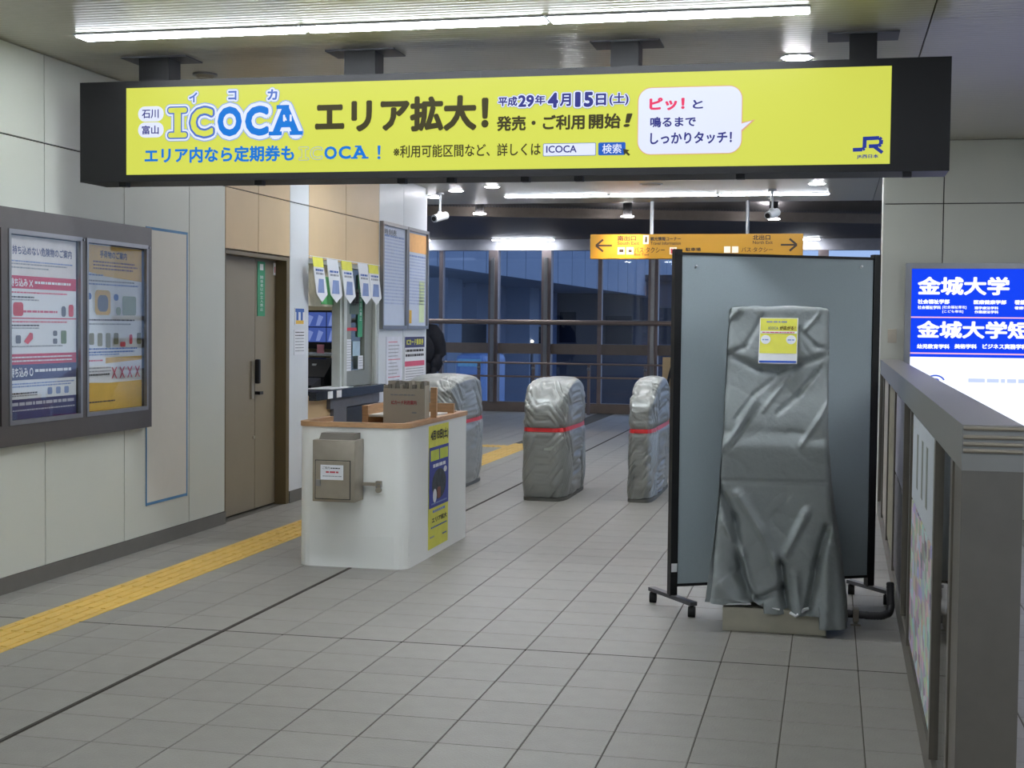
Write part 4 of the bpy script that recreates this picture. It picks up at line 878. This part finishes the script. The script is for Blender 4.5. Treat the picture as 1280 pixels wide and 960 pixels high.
# yellow notice stuck on the cover
q0 = on(951, 399, 1, 7.11); q1 = on(998, 443, 1, 7.08)
fo = 7.085; FM = (Vector((0, fo, 0)), Vector((1,0,0)), Vector((0, .28, 1)).normalized(), Vector((0, -1, .28)).normalized())
def onm(px, py):
    p = on(px, py, 1, 7.1); return p.x, (p.z-0)
mn_ = thing('yellow_notice', 'small yellow and white notice in a clear sleeve stuck on the grey cover', 'notice', (-.25, 7.09, 1.36))
z0_, z1_ = 1.335, 1.553; xa, xb = -.345, -.165
def sh_box(x0, x1, z0, z1, l0, l1):                   # slab leaning with the cover
    bm = NB(); yz = lambda z, l: 7.116+.46*(z-1.45)-l
    vs = [bm.verts.new((x, yz(z, l), z)) for l in (l0, l1) for x, z in ((x0, z0), (x1, z0), (x1, z1), (x0, z1))]
    for q in ((0,1,2,3), (7,6,5,4), (0,4,5,1), (1,5,6,2), (2,6,7,3), (3,7,4,0)): bm.faces.new([vs[i] for i in q])
    return bm
obj('sleeve', sh_box(xa-.004, xb+.004, z0_-.006, z1_+.003, .012, .0145), paper_m, mn_); obj('sheet', sh_box(xa, xb, z0_+.045, z1_, .0146, .0165), yel_m, mn_)
FM = (Vector((0, 7.116-.46*1.45-.0165, 0)), Vector((1,0,0)), Vector((0, .46, 1)), Vector((0,-1,0)))
quads(FM, [(xa, xb, z0_, z0_+.009), ], mat('cobalt_print', (40, 90, 200), .6), mn_, .001); quads(FM, [(xa+.001, xb-.001, 1.478, 1.49)], paper_m, mn_)
text('ICOCA', FM, xa+.04, xa+.088, 1.498, 1.512, blue_m, mn_); text('が広がる！', FM, xa+.095, xb-.008, 1.496, 1.516, mat('brown_print', (110, 80, 30), .6), mn_, off=.03, base=.03); lines(FM, xa+.03, xb-.05, 1.532, .008, gink_m, mn_); lines(FM, xa+.01, xb-.01, 1.481, .005, pink_m, mn_, lift=.003)
for cx_ in (xa+.028, xb-.028): polys(FM, [[(cx_+.024*cos(t*.2618), 1.448+.022*sin(t*.2618)) for t in range(24)]], paper_m, mn_); lines(FM, cx_-.016, cx_+.016, 1.444, .006, bink_m, mn_, lift=.003)
# ================================================================== PARTITION
pt_ = thing('rolling_partition', 'grey fabric folding partition with black posts on castor feet', 'partition', (-.26, 7.68, 0))
PA, PB = Vector((-.80, 7.45, 0)), Vector((.232, 8.03, 0)); pd = (PB-PA).normalized(); pn = Vector((pd.y, -pd.x, 0))
def obx(bm, c, u, v, w, hu, hv, z0, z1):
    pts = [c+u*a*hu+v*b*hv for a, b in ((-1,-1),(1,-1),(1,1),(-1,1))]
    return prism(bm, [(p.x, p.y) for p in pts], z0, z1)
mid = (PA+PB)/2; L = (PB-PA).length
obj('fabric_panel', obx(NB(), mid, pd, pn, 0, L/2-.022, .014, .14, 1.885), board_m, pt_)
bm = NB(); obx(bm, mid, pd, pn, 0, L/2-.02, .018, .125, .14); obx(bm, mid, pd, pn, 0, L/2-.02, .018, 1.885, 1.90); obj('edge_rail', bm, black_m, pt_)
for P_ in (PA, PB): obj('post', obx(NB(), P_, pd, pn, 0, .02, .022, .075, 1.915), black_m, pt_)
obj('pin', tube(NB(), tuple(PA+pd*.1+pn*.014+Vector((0,0,1.82))), tuple(PA+pd*.1+pn*.03+Vector((0,0,1.83))), .006), paper_m, pt_); obj('pin', tube(NB(), tuple(PB-pd*.1+pn*.014+Vector((0,0,1.84))), tuple(PB-pd*.1+pn*.03+Vector((0,0,1.85))), .006), paper_m, pt_)
obj('tag', obx(NB(), PA+pn*.024, pd, pn, 0, .016, .002, .205, .25), paper_m, pt_, label='white sticker on the left post')
for P_ in (PA, PB):
    fd = Vector((.58, -.81, 0))
    f_ = obj('foot', obx(NB(), P_, fd, Vector((fd.y, -fd.x, 0)), 0, (.23 if P_ == PA else .18), .02, .062, .082), mat('dark_grey_metal', (84, 84, 90), .4, metal=.4), pt_)
    for s in (-1, 1):
        c = P_+fd*(.21 if P_ == PA else .16)*s
        w = obj('castor', tube(tube(NB(), (c.x-.018, c.y, .028), (c.x+.018, c.y, .028), .028, 18), (c.x, c.y, .03), (c.x, c.y, .062), .012, 8), rubber_m, pt_, sm=True, ang=30)
# conduit from machine to barrier
cd = thing('cable_conduit', 'dark flexible conduit on the floor between covered machine and barrier', 'conduit', (.2, 7.3, 0))
pts = [(.07, 7.32, .065), (.10, 7.32, .055), (.22, 7.32, .05), (.28, 7.33, .05), (.315, 7.36, .06), (.325, 7.39, .09), (.322, 7.42, .14), (.322, 7.45, .2)]
fine = [Vector(pts[0])]
for a, b in zip(pts, pts[1:]):
    for k in range(1, 9): fine.append(Vector(a).lerp(Vector(b), k/8))
obj('hose', path(NB(), fine, [.019+.002*(i % 2) for i in range(len(fine))], 12), mat('grey_hose', (70, 70, 72), .4, metal=.4), cd, sm=True)
obj('clamp', box(box(bx(.135, .165, 7.285, 7.355, .02, .085, bev=.004), .125, .175, 7.29, 7.35, 0, .008), .14, .16, 7.30, 7.34, .0, .03), steel2_m, cd)

# ================================================================== STEEL AND GLASS BARRIER
br = thing('glazed_barrier', 'long stainless steel barrier with glass display panels at the right edge', 'barrier', (.43, 7.6, 0))
sk = lambda y: .295+.0085*y
def bq(bm, y0, y1, a0, a1, z0, z1):      # boxes in the barrier's own slightly skewed line
    return prism(bm, [(sk(y0)+a0, y0), (sk(y0)+a1, y0), (sk(y1)+a1, y1), (sk(y1)+a0, y1)], z0, z1)
obj('top_cap', bq(NB(), 3.69, 11.72, 0, .148, 1.15, 1.265), cap_m, br)
bm = NB(); 
for z in (1.262, 1.240, 1.222, 1.205): tube(bm, (sk(3.69)+.003, 3.69, z-.006), (sk(3.69)+.145, 3.69, z-.006), .0055, 8)
obj('end_ribs', bm, steel2_m, br, sm=True)
obj('end_panel', bq(NB(), 3.685, 3.74, .0, .148, .0, 1.15), steel3_m, br); obj('plinth', bq(NB(), 3.74, 11.72, .004, .144, 0, .12), steel3_m, br)
PY = [3.99, 4.70, 6.38, 7.05, 8.35, 9.55, 10.7, 11.7]
for y in PY: obj('post', bq(NB(), y-.035, y+.035, -.002, .15, .12, 1.15), steel3_m, br)
obj('corner_strip', bq(NB(), 3.74, 3.955, .004, .144, .12, 1.15), steel3_m, br)
tint = mat('display_backing', (98, 94, 104), .35, var=.25, scale=3)
wp = mat('display_white', (206, 212, 220), .5, var=.01); mg = None
M = D.materials.new('leaflet_mosaic'); M.use_nodes = True; nn = M.node_tree; Pn = nn.nodes['Principled BSDF']; MATS['leaflet_mosaic'] = M
g = nn.nodes.new('ShaderNodeNewGeometry'); v1 = nn.nodes.new('ShaderNodeTexVoronoi'); v1.inputs['Scale'].default_value = 15; v1.distance = 'CHEBYCHEV'; mpn = nn.nodes.new('ShaderNodeMapping'); mpn.inputs['Scale'].default_value = (1, .6, 1.3)
hs = nn.nodes.new('ShaderNodeHueSaturation'); hs.inputs['Saturation'].default_value = .5; hs.inputs['Value'].default_value = .95
mxn = nn.nodes.new('ShaderNodeMix'); mxn.data_type = 'RGBA'; mxn.inputs[0].default_value = .25; mxn.inputs[7].default_value = (.5, .48, .58, 1)
nn.links.new(g.outputs['Position'], mpn.inputs[0]); nn.links.new(mpn.outputs[0], v1.inputs['Vector']); nn.links.new(v1.outputs['Color'], hs.inputs['Color']); nn.links.new(hs.outputs[0], mxn.inputs[6]); nn.links.new(mxn.outputs[2], Pn.inputs['Base Color']); Pn.inputs['Roughness'].default_value = .5
for k, (a, b) in enumerate(zip(PY, PY[1:])):
    obj('glass_pane', bq(NB(), a+.035, b-.035, .012, .018, .12, 1.15), glassp, br)
    obj('backing_panel', bq(NB(), a+.035, b-.035, .06, .075, .12, 1.15), tint, br)
def disp_sheet(name, label, y0, y1, z0, z1, m_, cat): return tag(obj(name, bq(NB(), y0, y1, .006, .0105, z0, z1), m_), label, cat)
o = disp_sheet('display_sheet', 'large white sheet behind the glass of the nearest barrier bay', 4.80, 6.30, .78, 1.14, wp, 'poster')
for y in (5.2, 5.5, 5.85): obj('text_column', bq(NB(), y, y+.09, .0045, .0058, .86, 1.08), mat('faded_column', (140, 146, 140), .6), o)
disp_sheet('leaflet_display', 'rows of colourful leaflets behind glass in the nearest barrier bay', 4.80, 6.30, .16, .77, M, 'leaflets')
o = disp_sheet('display_sheet', 'pale sheet behind glass in the barrier bay beside the partition foot', 7.12, 8.27, .70, 1.14, mat('display_pale', (168, 166, 178), .5, var=.06, scale=6), 'poster')
disp_sheet('leaflet_display', 'leaflets behind glass in the second display bay of the barrier', 7.12, 8.27, .16, .68, mat('display_dim', (112, 108, 112), .5, var=.35, scale=30), 'leaflets')
disp_sheet('leaflet_display', 'pale leaflets behind glass at the far end of the barrier', 9.62, 10.6, .16, 1.14, mat('display_cream', (176, 170, 160), .5, var=.25, scale=14), 'leaflets')
disp_sheet('leaflet_display', 'yellowish leaflets behind glass beyond the partition post', 8.42, 9.48, .16, 1.14, mat('display_olive', (150, 146, 120), .5, var=.35, scale=16), 'leaflets')
# ---- lit board on the right wall
lx0, lx1, lz0, lz1 = .57, 2.35, .70, 2.035
ls = thing('lit_billboard', 'backlit blue and white university billboard on the right wall', 'sign', (1.4, 11.7, .7))
bm = NB(); W_ = .045
for q in ((lx0, lx1, lz1-W_, lz1), (lx0, lx1, lz0, lz0+W_), (lx0, lx0+W_, lz0+W_, lz1-W_), (lx1-W_, lx1, lz0+W_, lz1-W_)): box(bm, q[0], q[1], 11.60, 11.75, q[2], q[3])
obj('frame', bm, alu_m, ls); LY = 11.63
LW = sign_em('billboard_white', (236, 240, 255), 1.3); LBl = sign_em('billboard_blue', (10, 62, 232), 1.15)
obj('lit_face', bx(lx0+W_, lx1-W_, LY, LY+.01, lz0+W_, lz1-W_), LW, ls)
FL = FY(LY); zb = on(1150, 446, 1, LY).z; z_top = lz1-W_
quads(FL, [(lx0+W_, lx1-W_, zb, z_top)], LBl, ls, .002); zz1 = on(1150, 396, 1, LY).z; zz2 = on(1150, 441, 1, LY).z
pkl = sign_em('billboard_pink_line', (250, 190, 220), 1.0)
quads(FL, [(lx0+W_, lx1-W_, zz1-.008, zz1+.002), (lx0+W_, lx1-W_, zz2-.008, zz2+.003)], pkl, ls, .004)
Lb = lambda *b: pb(1, LY, *b)
def TL(s, b, off=.02, x1=None): q = Lb(*b); text(s, FL, *q, LW, ls, off=off, base=off, lift=.005)
TL('金城大学', (1147, 346, 1262, 369), .04); TL('社会福祉学部', (1147, 374, 1187, 380), .05); TL('社会福祉学科', (1147, 382, 1176, 386.5), .04); TL('[社会福祉専攻]', (1178, 382, 1208, 386.5), .02); TL('[こども専攻]', (1178, 387.5, 1204, 391.5), .02)
TL('医療健康学部', (1217, 375, 1258, 380.5), .05); TL('理学療法学科', (1218, 383, 1248, 387), .04); TL('作業療法学科', (1218, 388, 1248, 392), .04); TL('看護学部', (1268, 375, 1296, 381), .05); TL('看護学科', (1268, 383, 1290, 387), .04)
TL('金城大学短期大学部', (1146, 402, 1405, 424), .04); TL('幼児教育学科', (1146, 430, 1187, 436), .05); TL('美術学科', (1193, 430, 1221, 436), .05); TL('ビジネス実務学科', (1228, 430, 1284, 436.5), .05)
q = cx_ = on(1169, 477, 1, LY); arc = []
for i in range(10):
    t = radians(15+150*i/9); arc.append((cx_.x+.075*cos(t), cx_.z+.055*sin(t)))
for i in range(10):
    t = radians(165-150*i/9); arc.append((cx_.x+.062*cos(t), cx_.z+.043*sin(t)))
polys(FL, [arc]+[[(cx_.x+.03*cos(t*.5236), cx_.z+.01+.018*sin(t*.5236)) for t in range(12)]], sign_em('billboard_mid_blue', (60, 96, 214), 1.0), ls, .004, 'emblem')
lines(FL, cx_.x+.25, cx_.x+1.0, cx_.z, .03, sign_em('billboard_pale_blue', (196, 210, 250), 1.1), ls, lift=.004)
sw = thing('wall_switch', 'small beige wall switch plate left of the lit billboard', 'switch', (.48, 11.75, 1.45)); obj('plate', bx(.445, .515, 11.742, 11.75, 1.40, 1.51, bev=.003), mat('beige_plastic', (196, 188, 172), .5), sw); obj('rocker', bx(.465, .495, 11.738, 11.742, 1.43, 1.48), mat('beige_plastic', (196, 188, 172)), sw)

# ================================================================== YELLOW HANGING SIGN
hy = 16.88
a = on(738, 293, 1, hy); b = on(1004, 291, 1, hy); zb0 = on(739, 323.5, 1, hy).z; zt0 = a.z
hs_ = thing('hanging_sign', 'yellow direction sign with black arrows hung in the hall behind the gates', 'sign', ((a.x+b.x)/2, hy, zb0))
ysm = mat('sign_yellow', (172, 124, 22), .42, var=.01)
obj('sign_panel', bx(a.x, b.x, hy, hy+.12, zb0, zt0, bev=.004), ysm, hs_)
for px in (814, 934): x = on(px, 280, 1, hy).x; obj('suspension_rod', tube(NB(), (x, hy+.06, zt0), (x, hy+.06, 3.02), .022), paper_m if px == 814 else alu_m, hs_, sm=True)
FH = FY(hy); H_ = lambda *q: pb(1, hy, *q); blk = mat('sign_black', (40, 26, 18), .5, var=0)
def TH(s, q, off=.02, m_=blk): text(s, FH, *H_(*q), m_, hs_, off=off, base=off)
TH('南出口', (772, 294.5, 795, 301), .03); TH('South Exit', (772, 302, 799, 306), .01); TH('観光情報コーナー', (813, 296, 851, 301), .03); TH('Travel Information', (813, 302, 851, 306), .01); TH('バス·タクシー', (793, 309, 831, 316), .01); TH('Bus Taxi', (793, 316.5, 811, 319.5), .01)
TH('駐車場', (857, 309.5, 876, 314), .02); TH('北出口', (941, 293.5, 963, 300), .03); TH('North Exit', (941, 301, 966, 305), .01); TH('バス·タクシー', (927, 309, 966, 315), .01)
ch_ = lambda x, y: (lambda p: (p.x, p.z))(on(x, y, 1, hy))
for tip, tail, yv, sgn in ((745, 765, 307, 1), (996, 976, 306, -1)):
    def seg(p, q, w):
        A, B = Vector(ch_(*p)), Vector(ch_(*q)); d = (B-A).normalized(); n_ = Vector((-d.y, d.x))*w/2; return [tuple(A+n_), tuple(A-n_), tuple(B-n_), tuple(B+n_)]
    polys(FH, [seg((tip, yv), (tail, yv), .022)], blk, hs_, .003, 'arrow'); polys(FH, [seg((tip, yv), (tip+sgn*9, yv-7.5), .024)], blk, hs_, .0035, 'arrow'); polys(FH, [seg((tip, yv), (tip+sgn*9, yv+7.5), .024)], blk, hs_, .004, 'arrow')
quads(FH, [H_(804, 294, 811, 305), H_(772, 309, 781, 318), H_(783, 309, 792, 318), H_(837, 309, 846, 318), H_(905, 308, 913, 316), H_(915, 308, 923, 316)], mat('pictogram_white', (226, 214, 196), .5), hs_, .003, 'pictogram')
TH('i', (806, 296, 809, 303), .04); text('i', FH, *H_(806.5, 296, 809, 303), blk, hs_, off=.05, base=.05, lift=.005)
polys(FH, [rrect(*H_(774, 311.5, 779.5, 315.5), .01), rrect(*H_(785.5, 312, 790, 315.5), .01)], blk, hs_, .005, 'pictogram'); quads(FH, [H_(838.5, 311, 840.5, 317), H_(842, 311, 844, 317)], red_m, hs_, .005, 'pictogram')

# ---- ceiling cameras
def cctv(px, py, label, Y=15.6):
    p = on(px, py, 1, Y); t = thing('security_camera', label, 'camera', (p.x, Y, p.z), 'ceiling security cameras')
    obj('mount', tube(tube(NB(), (p.x, Y, p.z+.03), (p.x, Y, 3.02), .014), (p.x, Y, 3.0), (p.x, Y, 3.02), .045, 16), white_m, t, sm=True, ang=30)
    obj('housing', tube(NB(), (p.x+.05, Y+.08, p.z+.03), (p.x-.04, Y-.10, p.z-.02), .045, 16), white_m, t, sm=True, ang=30); obj('lens', tube(NB(), (p.x-.04, Y-.10, p.z-.02), (p.x-.045, Y-.112, p.z-.024), .028, 14), black_m, t)
    obj('yoke', ball(NB(), (p.x, Y, p.z+.04), .035), white_m, t, sm=True)
cctv(550, 272, 'white security camera on a ceiling pole beside the notice pillar'); cctv(965, 268, 'white security camera on a ceiling pole above the partition')

# ---- red ember of barrier: small folded sign behind the gates
fs_ = thing('folding_sign', 'small cream folding sign with black strap behind the narrow gate', 'sign', (-2.6, 21.5, 0))
xa_ = on(838, 460, 1, 21.5).x
obj('leaf', xprism(NB(), [(21.4, 0), (21.43, 0), (21.53, 1.05), (21.5, 1.05)], xa_-.12, xa_+.3), mat('cream_plastic', (186, 160, 118), .5), fs_); obj('leaf', xprism(NB(), [(21.66, 0), (21.63, 0), (21.53, 1.05), (21.56, 1.05)], xa_-.12, xa_+.3), mat('cream_plastic', (186, 160, 118)), fs_); obj('strap', path(NB(), [(xa_-.06, 21.40, .5), (xa_, 21.43, .8), (xa_+.06, 21.47, 1.05)], .02), black_m, fs_, sm=True)

# ================================================================== PERSON behind the pillar
def person():
    X, Y = -5.66, 19.0
    t = thing('person', 'person in a dark winter jacket half hidden behind the notice pillar', 'person', (X, Y, 0))
    J = {'pel': (0,0,.95,.17), 'bel': (0,0,1.1,.17), 'che': (0,.0,1.3,.20), 'nb': (0,0,1.46,.09), 'nk': (0,-.01,1.52,.06), 'hd': (0,-.02,1.60,.09), 'ht': (0,-.01,1.68,.085),
         'sR': (.2,0,1.42,.10), 'eR': (.29,.02,1.14,.08), 'wR': (.27,-.1,.90,.045), 'hR': (.265,-.14,.83,.036), 'sL': (-.2,0,1.42,.10), 'eL': (-.29,.02,1.14,.08), 'wL': (-.27,-.1,.90,.045), 'hL': (-.265,-.14,.83,.036),
         'tR': (.1,0,.86,.11), 'kR': (.11,-.02,.48,.075), 'aR': (.11,.02,.10,.05), 'fR': (.12,-.12,.04,.045), 'tL': (-.1,0,.86,.11), 'kL': (-.11,-.02,.48,.075), 'aL': (-.11,.02,.10,.05), 'fL': (-.12,-.12,.04,.045)}
    Ed = [('pel','bel'),('bel','che'),('che','nb'),('nb','nk'),('nk','hd'),('hd','ht'),('che','sR'),('sR','eR'),('eR','wR'),('wR','hR'),('che','sL'),('sL','eL'),('eL','wL'),('wL','hL'),('pel','tR'),('tR','kR'),('kR','aR'),('aR','fR'),('pel','tL'),('tL','kL'),('kL','aL'),('aL','fL')]
    for s, h in ((1, 'hR'), (-1, 'hL')):
        hx, hy_, hz, _ = J[h]
        for k in range(4):
            J[f'{h}{k}a'] = (hx+s*.006, hy_-.035+.02*k-.0, hz-.045, .0095); J[f'{h}{k}b'] = (hx-s*.004, hy_-.04+.02*k, hz-.085+.006*abs(k-1.4), .008); Ed += [(h, f'{h}{k}a'), (f'{h}{k}a', f'{h}{k}b')]
        J[h+'t'] = (hx-s*.012, hy_-.055, hz-.02, .01); Ed.append((h, h+'t'))
    names = list(J); me = D.meshes.new('body'); me.from_pydata([(X+J[n_][0], Y+J[n_][1], J[n_][2]) for n_ in names], [(names.index(a_), names.index(b_)) for a_, b_ in Ed], [])
    o = D.objects.new('body', me); C.objects.link(o); mpi(o, t)
    sk_ = o.modifiers.new('skin', 'SKIN'); 
    if not me.skin_vertices: 
        bpy.context.view_layer.objects.active = o
    for i, n_ in enumerate(names):
        sv = me.skin_vertices[0].data[i]; sv.radius = (J[n_][3],)*2; sv.use_root = (n_ == 'pel')
    o.modifiers.new('sub', 'SUBSURF').levels = 2; sk_.use_smooth_shade = True; o.modifiers['sub'].render_levels = 2
    me.materials.append(mat('dark_jacket', (30, 32, 42), .75, var=.2, scale=20))
    sm_ = mat('skin_tone', (190, 150, 124), .6)
    obj('face', ball(ball(ball(ball(NB(), (X, Y-.045, 1.60), .085, .85, .75, 1.2), (X, Y-.115, 1.59), .014, 1, 1.2, 1.4, 8, 6), (X-.08, Y-.02, 1.60), .02, .5, 1, 1.4, 8, 6), (X+.08, Y-.02, 1.60), .02, .5, 1, 1.4, 8, 6), sm_, t, sm=True)
    obj('eyes', ball(ball(NB(), (X-.03, Y-.103, 1.615), .009, 1.3, 1, .7, 8, 6), (X+.03, Y-.103, 1.615), .009, 1.3, 1, .7, 8, 6), black_m, t); obj('mouth', ball(NB(), (X, Y-.106, 1.553), .016, 1.3, .5, .3, 8, 6), mat('lip', (150, 90, 84), .6), t)
    obj('hair', ball(NB(), (X, Y+.0, 1.66), .105, .95, 1, .85), black_m, t, sm=True)
    for s in (-1, 1): obj('sleeve', path(NB(), [(X+s*.12, Y, 1.45), (X+s*.2, Y, 1.425), (X+s*.255, Y+.005, 1.34), (X+s*.285, Y+.02, 1.22), (X+s*.295, Y+.02, 1.10), (X+s*.285, Y-.04, .98), (X+s*.272, Y-.1, .89)], [.08, .11, .115, .11, .105, .09, .065], 20), mat('dark_jacket', (30, 32, 42)), t, sm=True, ang=80)
    obj('coat', ball(ball(NB(), (X, Y, 1.17), .27, 1.05, .8, 1.15, 24, 16), (X, Y, .86), .25, 1, .8, .9, 24, 16), mat('dark_jacket', (30, 32, 42)), t, sm=True)
try: person()
except Exception as e_: print('PERSON', e_)

# ================================================================== OUTSIDE
og = obj('ground_outside', bx(-90, 60, 24.6, 160, -6.2, -6), mat('asphalt', (60, 62, 68), .9)); tag(og, kind='structure')
ex = mat('viaduct_concrete', (150, 164, 186), .7, var=.05, scale=.6)
vd = thing('viaduct', 'long pale blue-grey panelled viaduct crossing outside the glazed wall', 'viaduct', (-12, 40, -6))
A_ = on(470, 322, 1, 29); B_ = on(860, 380, 1, 78); zlow = 2.95; Ax, Bx = Vector((A_.x, 29, 0)), Vector((B_.x, 78, 0)); vdv = (Bx-Ax); nseg = 26
for k in range(nseg):
    a0 = Ax+vdv*(k/nseg)*1.15; a1 = Ax+vdv*((k+.96)/nseg)*1.15; n_ = Vector((-vdv.y, vdv.x, 0)).normalized()
    obj('panel', prism(NB(), [(a0.x, a0.y), (a1.x, a1.y), (a1.x+n_.x*.4, a1.y+n_.y*.4), (a0.x+n_.x*.4, a0.y+n_.y*.4)], zlow, 8.5), ex, vd)
n_ = Vector((-vdv.y, vdv.x, 0)).normalized(); e1 = Ax+vdv*1.15
obj('deck', prism(NB(), [(Ax.x+n_.x*.5, Ax.y+n_.y*.5), (e1.x+n_.x*.5, e1.y+n_.y*.5), (e1.x+n_.x*9, e1.y+n_.y*9), (Ax.x+n_.x*9, Ax.y+n_.y*9)], zlow+.1, 7), ex, vd)
for k in range(5): c = Ax+vdv*(.1+.22*k)+n_*4; obj('pier', prism(NB(), [(c.x-.9, c.y-.9), (c.x+.9, c.y-.9), (c.x+.9, c.y+.9), (c.x-.9, c.y+.9)], -6, zlow+.1), ex, vd)
bw = mat('building_wall', (140, 150, 172), .8, var=.06, scale=.5); bd = mat('building_window', (34, 40, 58), .2)
def bld(name, label, px0, px1, Y, ztop, m_, wins, dep=5):
    x0, x1 = on(px0, 400, 1, Y).x, on(px1, 400, 1, Y).x
    t = thing(name, label, 'building', ((x0+x1)/2, Y+dep/2, -6)); obj('wall', bx(x0, x1, Y, Y+dep, -6, ztop), m_, t); obj('roof_edge', bx(x0-.2, x1+.2, Y-.25, Y+dep, ztop, ztop+.3), bd, t)
    for (a0, b0, a1, b1) in wins:
        q = pb(1, Y, a0, b0, a1, b1); w_ = obj('window', bx(q[0], q[1], Y-.08, Y+.0, q[2], q[3]), bd, t); obj('window_ledge', bx(q[0]-.1, q[1]+.1, Y-.2, Y, q[2]-.12, q[2]), m_, t)
bld('building', 'pale flat fronted building outside behind the left panes', 470, 596, 50, 3.6, bw, [(545, 405, 608, 430), (548, 345, 578, 355)])
bld('building', 'blue-grey building outside behind the middle panes', 598, 668, 58, 4.2, mat('building_wall_cool', (120, 134, 166), .8, var=.06, scale=.5), [(625, 408, 676, 432), (642, 395, 660, 402)])
bld('building', 'dark fronted shop building outside behind the right panes', 672, 850, 64, 3.6, mat('building_wall_dark', (92, 94, 106), .8, var=.2, scale=.5), [(700, 390, 720, 428), (757, 395, 790, 430), (800, 372, 812, 402), (822, 385, 840, 430)])
bs = thing('bus', 'pale blue bus parked outside below the glazed wall', 'bus', (-12.5, 36, -6))
q = pb(1, 36, 568, 443, 606, 470)
obj('body', bx(q[0], q[1], 36, 38.5, q[2]-2.5, q[3], bev=.15), mat('bus_paint', (120, 150, 200), .4), bs); obj('windscreen', bx(q[0]+.1, q[1]-.1, 35.96, 36.0, q[3]-.32, q[3]-.12), mat('glowing_cyan_glass', (110, 170, 200), .3, emit=.12), bs)  # windscreen glass is given a faint glow of its own
for s_ in (q[0]+.1, q[1]-.35): obj('wheel', tube(NB(), (s_, 36.6, q[2]-2.5), (s_+.25, 36.6, q[2]-2.5), .45, 18), rubber_m, bs)
obj('ground_pad', bx(q[0]-.2, q[1]+.2, 35.8, 38.8, -6, q[2]-2.95), mat('asphalt', (60, 62, 68)), bs)
lp = thing('street_light', 'tiny warm street light outside beyond the glazing', 'light', (on(665, 427, 1, 55).x, 55, -6)); pz = on(665, 427, 1, 55)
obj('pole', tube(NB(), (pz.x, 55, -6), (pz.x, 55, pz.z), .06), grey_m, lp); obj('lamp', ball(NB(), (pz.x, 55, pz.z), .07), lamp_mat('street_glow', (1, .85, .6), 6), lp)
